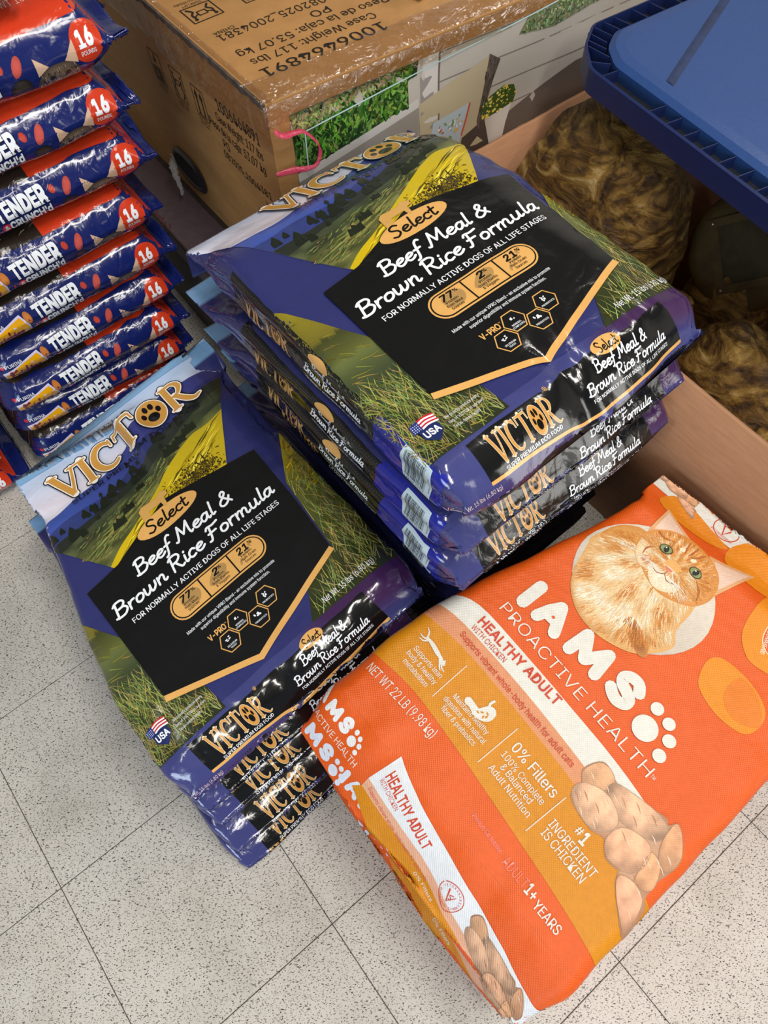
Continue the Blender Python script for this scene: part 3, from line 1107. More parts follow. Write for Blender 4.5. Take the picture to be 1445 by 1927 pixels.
def chicken(p, T, off, R, tint=1.0):
    """raw chicken pieces; T maps print coordinates"""
    A = (226, 184, 150)
    def c(col):
        return tuple(min(255, v * tint) for v in col)
    out = [(.314, .179), (.321, .201), (.333, .206), (.357, .198), (.376, .206), (.401, .21), (.419, .215), (.426, .209), (.431, .22), (.442, .215), (.46, .192), (.46, .169), (.457, .152), (.459, .128), (.467, .119), (.472, .078), (.441, .1), (.424, .116), (.422, .126), (.401, .124), (.385, .139), (.369, .134), (.343, .137), (.327, .143), (.323, .153), (.326, .164)]
    p.blob([T(*v) for v in out], c((206, 160, 128)), c((176, 128, 98)), off, 3, T(.4, .165))
    parts = [([(.316, .178), (.322, .2), (.336, .205), (.352, .196), (.348, .178), (.33, .165)], (214, 168, 128)),
             ([(.35, .196), (.375, .205), (.41, .211), (.43, .205), (.428, .185), (.4, .172), (.37, .168), (.352, .178)], (224, 182, 148)),
             ([(.325, .166), (.323, .15), (.343, .138), (.368, .136), (.384, .15), (.384, .166), (.366, .178), (.344, .178)], (228, 186, 152)),
             ([(.43, .219), (.443, .214), (.459, .192), (.459, .17), (.446, .168), (.432, .19)], (210, 160, 120)),
             ([(.388, .16), (.4, .172), (.426, .176), (.436, .156), (.43, .134), (.402, .126), (.387, .14)], (226, 178, 142)),
             ([(.432, .172), (.448, .168), (.457, .15), (.456, .136), (.44, .13), (.434, .15)], (214, 164, 122)),
             ([(.424, .125), (.44, .131), (.456, .126), (.464, .112), (.471, .082), (.452, .092), (.428, .112)], (222, 172, 138))]
    for i, (q, col) in enumerate(parts):
        cx_, cy_ = np.mean([v[0] for v in q]), np.mean([v[1] for v in q])
        qq = catmull(q, 3, True)
        V_, F_ = refine(qq, np.array(tessellate_polygon([[Vector((*v, 0)) for v in qq]])).reshape(-1, 3), .0045)
        C_ = []
        for x, y in V_:
            r_ = math.hypot((x - cx_) * 1.1, y - cy_) / .03
            k_ = 1.06 - .16 * r_ ** 2 + .18 * noise.noise((x * 75, y * 45, i)) + .07 * noise.noise((x * 190, y * 190, i)) + .1 * (y - cy_) / .02
            C_.append(np.clip(np.array(c(col)) * np.array((1.0, .97, .96)) * max(.7, min(1.12, k_)), 0, 255))
        p.add([T(*v) for v in V_], F_, np.array(C_), off + 1 + i * .3)
        p.stroke([T(*v) for v in qq], .0008, c(tuple(v * .78 for v in col)), off + 1.2 + i * .3, raw=True, caps=False, closed=True)
    for k in range(40):
        x, y = R.uniform(.32, .46), R.uniform(.1, .21)
        if inside((x, y), out) and inside((x + .012, y - .006), out):
            p.stroke([T(x, y), T(x + .006, y - .002), T(x + .012, y - .006)], [.0002, R.uniform(.0006, .0022), .0002], c(R.choice([(240, 206, 178), (186, 132, 98), (236, 200, 168)])), off + 3.4 + R.random(), raw=True, caps=False)


def cat_face(p, off, R):
    ell = [(.2 + (.098 + .006 * cos(2 * t)) * cos(t) * 1.0, .424 + .099 * sin(t)) for t in np.linspace(0, 2 * pi, 40, endpoint=False)]
    p.poly(ell, lambda x, y: lerp((196, 184, 170), (222, 212, 198), (y - .35) / .12), off)
    # body
    body = [(.101, .43), (.112, .462), (.136, .484), (.165, .5), (.25, .49), (.268, .45), (.272, .41), (.285, .385), (.262, .346), (.235, .33), (.2, .322), (.165, .327), (.135, .346), (.118, .372), (.106, .41)]
    p.blob(body, (238, 212, 168), (220, 168, 100), off + 1, 4, (.19, .42))
    p.blob([(.106, .44), (.112, .47), (.135, .492), (.158, .49), (.15, .46), (.125, .436)], (214, 152, 74), (206, 138, 60), off + 1.6)
    # tail and paw
    p.blob([(.222, .378), (.245, .37), (.27, .352), (.262, .343), (.24, .35), (.216, .364)], (150, 88, 34), (196, 128, 60), off + 1.8)
    p.blob([(.118, .378), (.132, .366), (.17, .352), (.21, .362), (.224, .346), (.2, .324), (.166, .328), (.136, .346), (.118, .37)], (240, 214, 170), (206, 150, 84), off + 2)
    # ears
    for tip, b1, b2 in (((.142, .554), (.146, .498), (.198, .534)), ((.293, .561), (.23, .534), (.274, .488))):
        p.poly([tip, b1, b2], (222, 168, 118), off + 3)
        t, a, b = np.array(tip), np.array(b1), np.array(b2)
        m = (t + a + b) / 3
        p.poly([t + (m - t) * .22, a + (m - a) * .3, b + (m - b) * .3], (232, 200, 180), off + 3.5)
    # head
    head = [(.152, .505), (.168, .522), (.19, .533), (.212, .535), (.236, .53), (.258, .518), (.27, .5), (.274, .478), (.266, .456), (.248, .442), (.228, .434), (.208, .434), (.186, .442), (.162, .456), (.148, .474), (.146, .49)]
    p.blob(head, (236, 178, 104), (214, 140, 62), off + 4, 4, (.208, .492))
    p.blob([(.19, .47), (.207, .476), (.226, .47), (.236, .456), (.226, .44), (.208, .434), (.192, .444), (.184, .458)], (250, 234, 208), (240, 212, 172), off + 5)
    p.blob([(.15, .478), (.165, .482), (.18, .47), (.184, .45), (.172, .446), (.156, .458)], (246, 224, 190), (234, 196, 146), off + 5.2)
    # fur: strokes whose colour drifts between cream and ginger
    O1, O2, O3, CR, LT = (206, 126, 46), (224, 152, 72), (180, 98, 30), (244, 220, 180), (252, 240, 218)
    def fur(x, y, t, j):
        c = lerp(lerp(LT, CR, t * 2), lerp(O2, O1, t * 2 - 1), t * 1.6 - .3)
        return tuple(min(255, v * j) for v in c)
    for k in range(2600):
        a = R.uniform(0, 2 * pi)
        r = R.uniform(.01, .068)
        x, y = .208 + r * cos(a) * 1.12, .48 + r * sin(a) * .9
        L = R.uniform(.004, .009)
        aa = a + R.uniform(-.25, .25)
        e = (x + L * cos(aa), y + L * sin(aa))
        if not inside((x, y), head) or not inside(e, head):
            continue
        t = .55 + .6 * noise.noise((cos(a) * 2.4, sin(a) * 2.4, r * 60))
        if y < .464 and .184 < x < .236:
            t -= .6
        if y > .498:
            t += .2 + .45 * sin(x * 620)
        if x < .17 and y < .48:
            t -= .3
        p.stroke([(x, y), e], [.0009, .0002], fur(x, y, t, R.uniform(.9, 1.08)), off + 6 + R.uniform(0, 2.4), caps=False)
    for k in range(4200):
        x, y = R.uniform(.1, .295), R.uniform(.32, .505)
        if not inside((x, y), body) or inside((x, y), head):
            continue
        a = math.atan2(y - .50, (x - .2) * 1.5) + .5 * noise.noise((x * 14, y * 14, 4)) + R.uniform(-.15, .15)
        L = R.uniform(.006, .014)
        e = (x + L * cos(a), y + L * sin(a))
        if not inside(e, body):
            continue
        u = math.atan2(y - .50, x - .2)
        t = .38 + 1.1 * noise.noise((u * 5, math.hypot(x - .2, y - .5) * 26, 2))
        if x < .15 and y > .44:
            t += .35
        if .22 < x < .27 and .34 < y < .375:
            t += .5
        c = fur(x, y, t, R.uniform(.88, 1.08))
        p.stroke([(x, y), e], [.0011, .0002], c, off + 2.6 + R.uniform(0, 1.2), caps=False)
    # markings, eyes, nose, mouth
    for pts, w in (([(.158, .508), (.17, .506), (.184, .512)], .003), ([(.2, .53), (.203, .516), (.206, .508)], .003), ([(.214, .531), (.213, .517), (.211, .509)], .003), ([(.228, .528), (.222, .516), (.217, .51)], .0028), ([(.244, .486), (.256, .476), (.262, .464)], .003), ([(.17, .484), (.164, .474), (.166, .462)], .003)):
        p.stroke(pts, [w * .4, w, w * .3], O3, off + 8.8)
    for x, y, rx in ((.2, .511, .005), (.221, .508, .0045)):
        p.ellipse((x, y), rx, rx * .7, (248, 226, 190), off + 8.6, .6, 12)
    for x, y, a in ((.1835, .4935, .25), (.2345, .4955, -.25)):
        p.ellipse((x, y), .0102, .0078, (70, 46, 26), off + 9, a, 20)
        p.ellipse((x, y), .0086, .0064, (138, 152, 92), off + 10, a, 20)
        p.ellipse((x + .0005, y), .0038, .0058, (18, 22, 16), off + 11, a, 16)
        p.ellipse((x - .0015, y + .0022), .0012, .0012, (240, 244, 240), off + 12, 0, 8)
    p.poly([(.2, .473), (.213, .473), (.2075, .4655)], (222, 128, 116), off + 9)
    for q in ([(.2075, .466), (.207, .461), (.198, .455), (.188, .457)], [(.2075, .461), (.216, .455), (.226, .458)]):
        p.stroke(q, [.0009, .0012, .0005], (140, 80, 56), off + 9.2)
    for k in range(16):
        s = -1 if k % 2 else 1
        x = .2075 + s * .012
        y = .46 + R.uniform(-.004, .004)
        a = R.uniform(-.5, .35)
        p.stroke([(x, y), (x + s * .02, y + .02 * a), (x + s * .036, y + .036 * a - .006)], [.0005, .0004, .0001], (252, 246, 236), off + 11, raw=True, caps=False)


def iams_front():
    p, R = Print(), random.Random(11)
    # bands: white, salmon, amber
    def band(a, col, off):
        p.poly(a, col, off)
    wt = catmull([(-.04, .232), (.02, .212), (.072, .2285), (.16, .2285), (.31, .2195), (.4, .207), (.52, .186)], 4).tolist()
    wl = catmull([(-.04, .196), (.018, .187), (.08, .194), (.2, .192), (.31, .183), (.4, .168), (.52, .142)], 4).tolist()
    sl = catmull([(-.04, .168), (.02, .162), (.1, .17), (.2, .167), (.327, .157), (.42, .14), (.52, .11)], 4).tolist()
    al = catmull([(-.04, .082), (.023, .073), (.1, .08), (.2, .073), (.324, .059), (.4, .049), (.456, .039), (.53, .02)], 4).tolist()
    CV = [(-.05, .1), (.345, .1), (.4, .19), (.395, .26), (-.05, .26)]
    band(clip(wt + wl[::-1], CV), PAPER, 1)
    band(clip(wl + sl[::-1], CV), SALMON, 1)
    band(sl + al[::-1], AMBER, 1)
    # ovals
    for i, (q, c) in enumerate((
            ([(.336, .426), (.365, .43), (.395, .424), (.418, .409), (.424, .385), (.414, .365), (.38, .36), (.345, .37), (.332, .385), (.326, .41)], (228, 138, 20)),
            ([(.245, .585), (.245, .556), (.262, .545), (.307, .544), (.36, .56), (.4, .6), (.38, .63), (.28, .62)], (230, 138, 18)),
            ([(.123, .556), (.126, .573), (.145, .585), (.21, .577), (.24, .57), (.215, .555), (.16, .548)], (226, 134, 20)))):
        p.poly(catmull(q, 5, True).tolist(), c, 1 + .2 * i)
    p.poly(catmull([(.37, .424), (.4, .418), (.424, .39), (.4, .372), (.376, .38), (.366, .4)], 5, True).tolist(), (224, 122, 22), 2)
    ring = catmull([(.322, .545), (.328, .484), (.352, .455), (.378, .452), (.42, .47), (.44, .53), (.42, .58), (.36, .58)], 6, True).tolist()
    hole = catmull([(.349, .53), (.352, .495), (.368, .478), (.4, .48), (.42, .53), (.4, .56), (.366, .555)], 6, True).tolist()
    p.poly(ring, (228, 138, 18), 1.5, [hole])
    p.stroke(hole, .0012, (236, 220, 200), 2, closed=True, raw=True, caps=False)
    p.text('RECOMMEND', .349, .512, .045, .0055, (240, 226, 206), 2, .01, ang=radians(-70))
    c = Print()
    cat_face(c, 3, R)
    k = Print()
    chicken(k, lambda x, y: (x, y), 4, R)
    return {'front_bands': p, 'cat_picture': c, 'chicken_picture': k}


def iams_letters():
    D = {}
    o = 8
    p = D['brand_lettering'] = Print()
    iams_word(p, .1, .27, 1.0, PAPER, o, ORANGE)
    p = D['brand_line_text'] = Print()
    p.text('PROACTIVE HEALTH', .093, .2455, .279, .017, PAPER, o, -.008, ang=radians(-3))
    p.text('TM', .374, .236, .006, .005, PAPER, o)
    p = D['variety_text'] = Print()
    p.text('HEALTHY ADULT', .088, .2095, .15, .0132, (206, 62, 26), o, .022)
    p.text('WITH CHICKEN', .088, .1972, .064, .0078, (206, 62, 26), o, .0)
    p = D['tagline_text'] = Print()
    p.text('Supports vibrant whole-body health for adult cats', .085, .1785, .219, .0085, (200, 66, 34), o, .012, ang=radians(-2.6))
    p = D['weight_text'] = Print()
    p.text('NET WT 22 LB (9.98 kg)', .039, .05, .125, .0135, PAPER, o, .0, ang=radians(3))
    p = D['metabolism_text'] = Print()
    for i, s in enumerate(('Supports lean', 'body & healthy', 'metabolism')):
        w = (.054, .057, .046)[i]
        p.text(s, .086 - w / 2, .1165 - i * .0112, w, .0078, PAPER, o, .006)
    p = D['digestion_text'] = Print()
    for i, s in enumerate(('Maintains healthy', 'digestion with natural', 'fiber & prebiotics')):
        w = (.064, .076, .062)[i]
        p.text(s, .174 - w / 2, .1135 - i * .0112, w, .0078, PAPER, o, .006)
    p = D['fillers_text'] = Print()
    p.text('0% Fillers', .238, .1265, .076, .0145, PAPER, o, .012, ang=radians(-2))
    for i, s in enumerate(('100% Complete', '& Balanced', 'Adult Nutrition')):
        w = (.075, .054, .073)[i]
        p.text(s, .273 - w / 2, .1115 - i * .0118, w, .0092, PAPER, o, .004, ang=radians(-3))
    p = D['ingredient_text'] = Print()
    p.text('#', .356, .1175, .009, .0105, PAPER, o, .01)
    p.text('1', .367, .1135, .008, .0155, PAPER, o, .035)
    p.text('INGREDIENT', .331, .099, .074, .0115, PAPER, o, .004, ang=radians(-3))
    p.text('IS CHICKEN', .332, .0845, .068, .0115, PAPER, o, .004, ang=radians(-3))
    for nm_, (a, b) in zip(('divider_line', 'divider_line_', 'divider_line__'), (((.1235, .157), (.1245, .094)), ((.2265, .151), (.2235, .083)), ((.324, .138), (.319, .073)))):
        p = D[nm_] = Print()
        p.stroke([a, b], .0011, PAPER, o, caps=False)
    p = D['age_text'] = Print()
    p.text('Premium Cat Nutrition', .265, .034, .052, .006, (238, 150, 150), o, -.006, ang=radians(-3))
    p.text('ADULT', .325, .026, .036, .0125, (240, 150, 140), o, -.014)
    p.text('1+', .363, .0255, .014, .0135, PAPER, o, .025)
    p.text('YEARS', .38, .0215, .039, .0115, PAPER, o, .012)
    # leaping cat
    p = D['leaping_cat_icon'] = Print()
    p.stroke([(.06, .142), (.072, .141), (.084, .1385), (.096, .1365)], [.003, .006, .0066, .004], PAPER, o)
    p.ellipse((.1, .134), .0042, .0034, PAPER, o)
    p.poly([(.098, .137), (.1, .1405), (.1025, .1365)], PAPER, o)
    for q in ([(.096, .135), (.104, .129), (.11, .1275)], [(.093, .135), (.101, .1275), (.105, .125)], [(.063, .141), (.056, .138), (.05, .1385)], [(.064, .1405), (.06, .135), (.053, .1335)], [(.06, .1425), (.056, .149), (.05, .152)]):
        p.stroke(q, [.0026, .002, .0012], PAPER, o)
    # stomach
    p = D['stomach_icon'] = Print()
    p.stroke([(.182, .152), (.181, .146), (.184, .14)], .0035, PAPER, o)
    p.blob([(.18, .14), (.188, .146), (.196, .142), (.197, .13), (.188, .121), (.176, .119), (.166, .122), (.158, .121), (.154, .127), (.159, .132), (.168, .129), (.176, .131)], PAPER, PAPER, o)
    for x, y in ((.182, .13), (.188, .134), (.187, .127), (.178, .126), (.19, .13)):
        p.ellipse((x, y), .0026, .0013, AMBER, o + 1, x * 900, 8)
    return D


def iams_bottom():
    """bottom gusset: x across, y up the slope from the fold (negative is down)"""
    p, R = Print(), random.Random(3)
    p.poly([(-.03, .004), (.51, .004), (.51, -.16), (-.03, -.16)], ORANGE, 0)
    p.poly([(-.03, -.004), (.03, -.004), (.05, -.16), (-.03, -.16)], (224, 84, 40), 1)
    iams_word(p, .006, -.026, .40, (232, 234, 238), 2, ORANGE)
    p.text('PROACTIVE HEALTH', .012, -.044, .112, .0095, (236, 226, 220), 2)
    for k in range(3):
        for j in range(2):
            iams_word(p, .0 + .01 * k + j * .12, -.075 - .034 * k, .46, (214, 222, 238), 2.2, ORANGE)
    wt = [(.156, .008), (.26, -.012), (.393, -.034), (.5, -.058)]
    wl = [(.147, -.036), (.26, -.045), (.347, -.064), (.5, -.1)]
    p.poly(wt + wl[::-1], (226, 230, 236), 3)
    p.poly(wl + [(.5, -.112), (.345, -.076), (.26, -.057), (.147, -.05)], (224, 170, 140), 3)
    p.poly([(.147, -.05), (.26, -.057), (.345, -.076), (.5, -.112), (.5, -.128), (.4, -.11), (.31, -.092), (.2, -.086), (.138, -.062)], AMBER, 3)
    p.poly([(.2, -.092), (.31, -.098), (.5, -.135), (.5, -.16), (.2, -.16)], (226, 230, 236), 3)
    p.text('HEALTHY ADULT', .161, -.0175, .097, .0135, (206, 70, 40), 4, .022, ang=radians(-12))
    p.text('WITH CHICKEN', .159, -.026, .041, .0065, (206, 70, 40), 4, ang=radians(-12))
    p.text('Supports vibrant whole-body health for adult cats', .156, -.0455, .128, .005, (206, 90, 70), 4, .008, ang=radians(-9))
    p.text('0% Fillers', .266, -.072, .038, .0055, PAPER, 4, .01, ang=radians(-8))
    p.text('HEALTHY ADULT', .212, -.112, .1, .012, (206, 80, 60), 4, .02, ang=radians(-8))
    # seal
    def heart(c, s):
        return [(c[0] + s * x, c[1] + s * y) for x, y in catmull([(-.9, .55), (-.2, .95), (.55, .85), (1.0, .3), (.85, -.5), (.3, -1.0), (-.45, -.7), (-.95, -.1)], 4, True)]
    c = (.314, -.048)
    p.stroke(heart(c, .0175), .0011, (206, 70, 46), 4, closed=True, raw=True, caps=False)
    p.stroke([(c[0] - .006, c[1] + .007), (c[0], c[1] - .007), (c[0] + .006, c[1] + .006)], [.0022, .0026, .001], (206, 70, 46), 4, raw=True)
    p.stroke([(c[0] + .003, c[1] + .005), (c[0] - .001, c[1] + .002), (c[0] + .003, c[1] - .001), (c[0], c[1] - .003)], .0011, (206, 70, 46), 4)
    for i, ch in enumerate('VETERINARIANS'):
        a = radians(160 - i * 15)
        p.text(ch, c[0] + .0125 * cos(a), c[1] + .0125 * sin(a), .0018, .0028, (206, 70, 46), 4, .005, ang=a - pi / 2, align=.5)
    for i, ch in enumerate('RECOMMEND IAMS'):
        a = radians(190 + i * 12)
        if ch != ' ':
            p.text(ch, c[0] + .015 * cos(a), c[1] + .015 * sin(a), .0018, .0028, (206, 70, 46), 4, .005, ang=a + pi / 2, align=.5)
    # chicken pieces along the fold
    chicken(p, lambda x, y: (.345 + (x - .314) * .76, -.05 + (y - .165) * .55 - (x - .314) * .22), 4.5, R, .92)
    return p


def iams_side():
    """long side seen by the carton: x along the bag, y up"""
    p, R = Print(), random.Random(5)
    p.poly([(-.05, .03), (.7, .03), (.7, -.02), (-.05, -.02)], PAPER, 0)
    chicken(p, lambda x, y: (.0 + (x - .314) * .8, (y - .15) * .36), 1, R)
    c = (.17, .0)
    p.stroke([(c[0] + .02 * cos(t), c[1] + .017 * sin(t)) for t in np.linspace(0, 2 * pi, 24)], .0016, (206, 70, 46), 1, raw=True, caps=False)
    p.stroke([(c[0] - .008, c[1] + .01), (c[0], c[1] - .01), (c[0] + .008, c[1] + .008)], .003, (206, 70, 46), 1, raw=True)
    p.text('RECOMMENDED', .152, -.014, .036, .004, (206, 70, 46), 1)
    return p


I_FRONT, I_LET, I_BOT, I_SIDE = iams_front(), iams_letters(), iams_bottom(), iams_side()
IW, IL = .478, .568


def cat_sack(matrix, label, T, seed, top, narrow=0.0):
    def x0(y):
        return .018 + .082 * sstep(y, .10, .60) if top else .02 + .05 * sstep(y, .2, .6)
    sh = bag_shape(IW, IL, T, e=.072, fin=.034, back=.05, rc=.026, seed=seed, amp=.0022, nx=84 if top else 44, ny=120 if top else 70, x0f=x0, x1f=lambda y: IW - narrow, zc=.32, zs=.8 if top else .5, side_in=.006, edge_amp=.0022, fpow=1.45, yf=.008)
    ctx, root, body = make_bag('cat_food_sack', 'sack_body', matrix, sh, M_SACK, lambda x, y, z: ORANGE if y > -.01 else (224, 92, 44), seed)
    tag(root, label, 'pet food bag', 'orange cat food sacks in one stack')
    if top:
        for nm, pr_ in {**I_FRONT, **I_LET}.items():
            drape(ctx, pr_, nm.rstrip('_'), front_frame(), M_SACK)
    if top:
        drape(ctx, I_SIDE, 'top_fold_print', ((.05, .594, .6), (1, 0, 0), (0, 1, 0), (0, 0, -1)), M_SACK)
    drape(ctx, I_BOT, 'bottom_gusset_print', bottom_frame(T, 50, .0), M_SACK)
    return root

# ------------------------------------------------------------------ small cat food bags print
NAVY, FRED = (22, 34, 98), (208, 60, 30)
FL, FW = .355, .30


def fris_front(which):
    """face turned to the room: x along the bag from its left end, y up from its middle; c = .31 is the weight disc"""
    p, R = Print(), random.Random(20 + which)
    p.poly([(-.04, .03), (.165, .028), (.337, .031), (.42, .031), (.42, -.05), (-.04, -.05)], NAVY, 0)
    # red strip on the lower edge, tabby fur, cat
    p.poly(catmull([(.02, -.05), (.06, -.03), (.1, -.028), (.17, -.022), (.2, -.028), (.26, -.026), (.4, -.03)], 4).tolist() + [(.4, -.06), (.02, -.06)], (112, 26, 34), 1)
    # disc
    p.ellipse((.303, .002), .0215, .0225, FRED, 2)
    p.text('16', .292, .0, .022, .0155, WHITE, 3, .045)
    p.text('POUNDS', .292, -.01, .022, .0058, WHITE, 3, .01)
    # cat peering over the edge
    p.blob([(.225, -.04), (.228, -.018), (.24, -.008), (.262, -.006), (.28, -.012), (.286, -.04)], (132, 112, 92), (72, 60, 50), 2)
    for t in ([(.228, -.014), (.228, .008), (.245, -.006)], [(.268, -.006), (.286, .012), (.285, -.014)]):
        p.poly(t, (214, 178, 150), 2.5)
    for k in range(60):
        x, y = R.uniform(.227, .284), R.uniform(-.03, -.009)
        p.stroke([(x, y), (x + R.uniform(-.003, .003), y - .006)], [.0012, .0004], R.choice([(50, 42, 36), (176, 158, 136), (90, 76, 62)]), 3 + R.random(), caps=False)
    for x in (.245, .268):
        p.ellipse((x, -.022), .0042, .0034, (30, 36, 26), 4.4, 0, 10)
    p.blob([(.188, -.03), (.192, -.012), (.205, -.008), (.216, -.016), (.214, -.032)], (64, 54, 46), (30, 26, 24), 2)
    # kibbles
    for x, y, rx, ry, a, c in ((.206, .006, .0062, .0120, -.5, (172, 74, 66)), (.184, .01, .0048, .006, .3, (164, 58, 48)), (.078, .005, .006, .010, .1, (176, 108, 50))):
        q = [(x + rx * cos(t) * cos(a) - ry * sin(t) * sin(a), y + rx * cos(t) * sin(a) + ry * sin(t) * cos(a)) for t in np.linspace(0, 2 * pi, 10, endpoint=False)]
        p.blob(q, tuple(min(255, v * 1.2) for v in c), c, 2)
    # name
    for dx, dy, c, o in ((.0012, -.0016, (8, 14, 40), 4), (0, 0, (240, 244, 250), 5)):
        p.text('TENDER', .092 + dx, -.004 + dy, .082, .0195, c, o, .045, ang=radians(3))
        p.text("CRUNCH'd", .106 + dx, -.0225 + dy, .068, .0135, c, o, .04, ang=radians(3))
    p.ellipse((.1, -.0155), .0075, .0075, (206, 36, 44), 4.5, 0, 12)
    p.text('&', .0965, -.0195, .007, .008, WHITE, 5.5, .02)
    for k in range(8):
        p.ellipse((R.uniform(.085, .11), R.uniform(-.03, -.01)), .002, .002, (206, 36, 44), 4.2, 0, 7)
    # yellow logo
    p.poly(catmull([(.0, -.03), (.03, -.024), (.076, -.034), (.076, -.006), (.068, .014), (.03, .006), (.0, .0)], 1, True).tolist(), (216, 206, 236), 2)
    p.poly([(.002, -.029), (.04, -.025), (.073, -.031), (.073, -.006), (.066, .0105), (.03, .003), (.002, -.003)], (236, 170, 14), 3)
    p.script('Friskies', .008, -.02, .054, .0185, (122, 18, 40), 4, lw=.2, slant=.1)
    p.text('PURINA', .008, .007, .03, .005, (230, 232, 240), 3, .012)
    p.ellipse((.004, .0095), .003, .003, (200, 40, 60), 3, 0, 8)
    return p


def fris_top(which):
    """top panel near that face: x along the bag, y away from the room"""
    p, R = Print(), random.Random(40 + which)
    p.poly([(-.04, -.03), (.42, -.03), (.42, .3), (-.04, .3)], NAVY, 0)
    e = .165
    p.poly([(e, -.03), (.337, -.03), (.337, .2), (e - .01, .2)], FRED, 1)
    p.poly([(-.04, -.03), (e, -.03), (e - .01, .2), (-.04, .2)], (46, 38, 32), 1)
    p.blades([(-.04, .015), (e + .004, .013), (e - .006, .2), (-.04, .2)], 260, R, [(132, 112, 90), (74, 62, 50), (170, 150, 124), (34, 28, 24)], .01, .024, -170, -120, .0018, 1.5)
    p.text('NET WT 16 LB (7.26 kg)', .205, .038, .125, .016, (240, 214, 206), 2, -.006)
    p.text('Carrots & Green Beans', .175, .066, .12, .009, (244, 224, 216), 2, .02)
    p.text('with Chicken, Beef,', .18, .083, .115, .009, (244, 224, 216), 2, .02)
    p.blob([(.02, .02), (.01, .04), (.03, .06), (.06, .05), (.07, .03), (.05, .015)], (176, 148, 124), (110, 90, 74), 3)
    return p


F_FRONT, F_TOP = fris_front(0), fris_top(0)


def cat_bag(base, along, z, T, ang, label, seed, first=None):
    """small cat food bag; its long side faces the room"""
    ex = Vector((cos(ang), sin(ang), 0))
    o = Vector(base) + ex * along
    # bag y runs along ex, bag x runs towards the room
    mat = Matrix.Translation((o.x, o.y, z)) @ Matrix.Rotation(ang, 4, 'Z') @ Matrix(((0, 1, 0, 0), (-1, 0, 0, 0), (0, 0, 1, 0), (0, 0, 0, 1)))
    sh = bag_shape(FW, FL - .012, T, e=.02, fin=.02, back=.04, rc=.038, seed=seed, amp=.003, nx=40, ny=74, zs=.4, zc=.4, side_in=-.006, edge_amp=.004, fin_wave=.008, yf=.02)
    V, F = sh
    V = V - np.array((FW, 0, 0))
    ctx, root, body = make_bag('cat_food_bag', 'film_body', mat, (V, F), M_CATFILM, lambda x, y, z_: NAVY, seed)
    tag(root, label, 'pet food bag', 'navy and red cat food bags stacked beside the carton')
    drape(ctx, F_TOP, 'top_panel_print', ((-.012, 0, .6), (0, 1, 0), (-1, 0, 0), (0, 0, -1)), M_CATFILM, .006, .0016)
    drape(ctx, F_FRONT, 'side_panel_print', ((.4, 0, T * .5), (0, 1, 0), (0, 0, 1), (-1, 0, 0)), M_CATFILM, .006, .0036)
    return root

# ------------------------------------------------------------------ floor
def tile_mat():
    m, nt, b = new_mat('speckled_vinyl_tile')
    L = nt.links
    g = node(nt, 'ShaderNodeNewGeometry')
    big = node(nt, 'ShaderNodeTexNoise', Scale=5.0, Detail=6.0, Roughness=0.65)
    L.new(g.outputs['Position'], big.inputs['Vector'])
    base = ramp(nt, [(0.3, (178, 174, 166)), (0.5, (196, 192, 185)), (0.72, (204, 201, 195))])
    L.new(big.outputs['Fac'], base.inputs[0])
    prev = base.outputs[0]
    # flecks: stretched noise cut off high, in two directions and sizes
    for sc, rot, th, col, wid in ((270, 0.5, 0.655, (50, 47, 45), (1, 2.0, 1)), (360, 1.9, 0.65, (66, 62, 58), (1, 1.8, 1)), (200, 2.6, 0.7, (110, 104, 97), (1, 1.5, 1))):
        mp = node(nt, 'ShaderNodeMapping')
        mp.inputs['Rotation'].default_value = (0, 0, rot)
        mp.inputs['Scale'].default_value = wid
        L.new(g.outputs['Position'], mp.inputs[0])
        n = node(nt, 'ShaderNodeTexNoise', Scale=float(sc), Detail=1.0, Roughness=0.4, Distortion=0.6)
        L.new(mp.outputs[0], n.inputs['Vector'])
        r = node(nt, 'ShaderNodeMapRange')
        r.inputs['From Min'].default_value = th - 0.008
        r.inputs['From Max'].default_value = th + 0.02
        L.new(n.outputs['Fac'], r.inputs['Value'])
        mx = node(nt, 'ShaderNodeMix', data_type='RGBA')
        mx.inputs['B'].default_value = (*lin(col), 1)
        L.new(r.outputs[0], mx.inputs['Factor'])
        L.new(prev, mx.inputs['A'])
        prev = mx.outputs['Result']
    # worn-in grime patches
    gr = node(nt, 'ShaderNodeTexNoise', Scale=14.0, Detail=8.0, Roughness=0.75)
    L.new(g.outputs['Position'], gr.inputs['Vector'])
    r = node(nt, 'ShaderNodeMapRange')
    r.inputs['From Min'].default_value = 0.6
    r.inputs['From Max'].default_value = 0.8
    r.inputs['To Max'].default_value = 0.4
    L.new(gr.outputs['Fac'], r.inputs['Value'])
    mx = node(nt, 'ShaderNodeMix', data_type='RGBA')
    mx.inputs['B'].default_value = (*lin((140, 130, 116)), 1)
    L.new(r.outputs[0], mx.inputs['Factor'])
    L.new(prev, mx.inputs['A'])
    L.new(mx.outputs['Result'], b.inputs['Base Color'])
    b.inputs['Roughness'].default_value = 0.42
    b.inputs['Specular IOR Level'].default_value = 0.35
    bp = node(nt, 'ShaderNodeBump', Strength=0.25, Distance=0.0006)
    L.new(gr.outputs['Fac'], bp.inputs['Height'])
    L.new(bp.outputs['Normal'], b.inputs['Normal'])
    return m


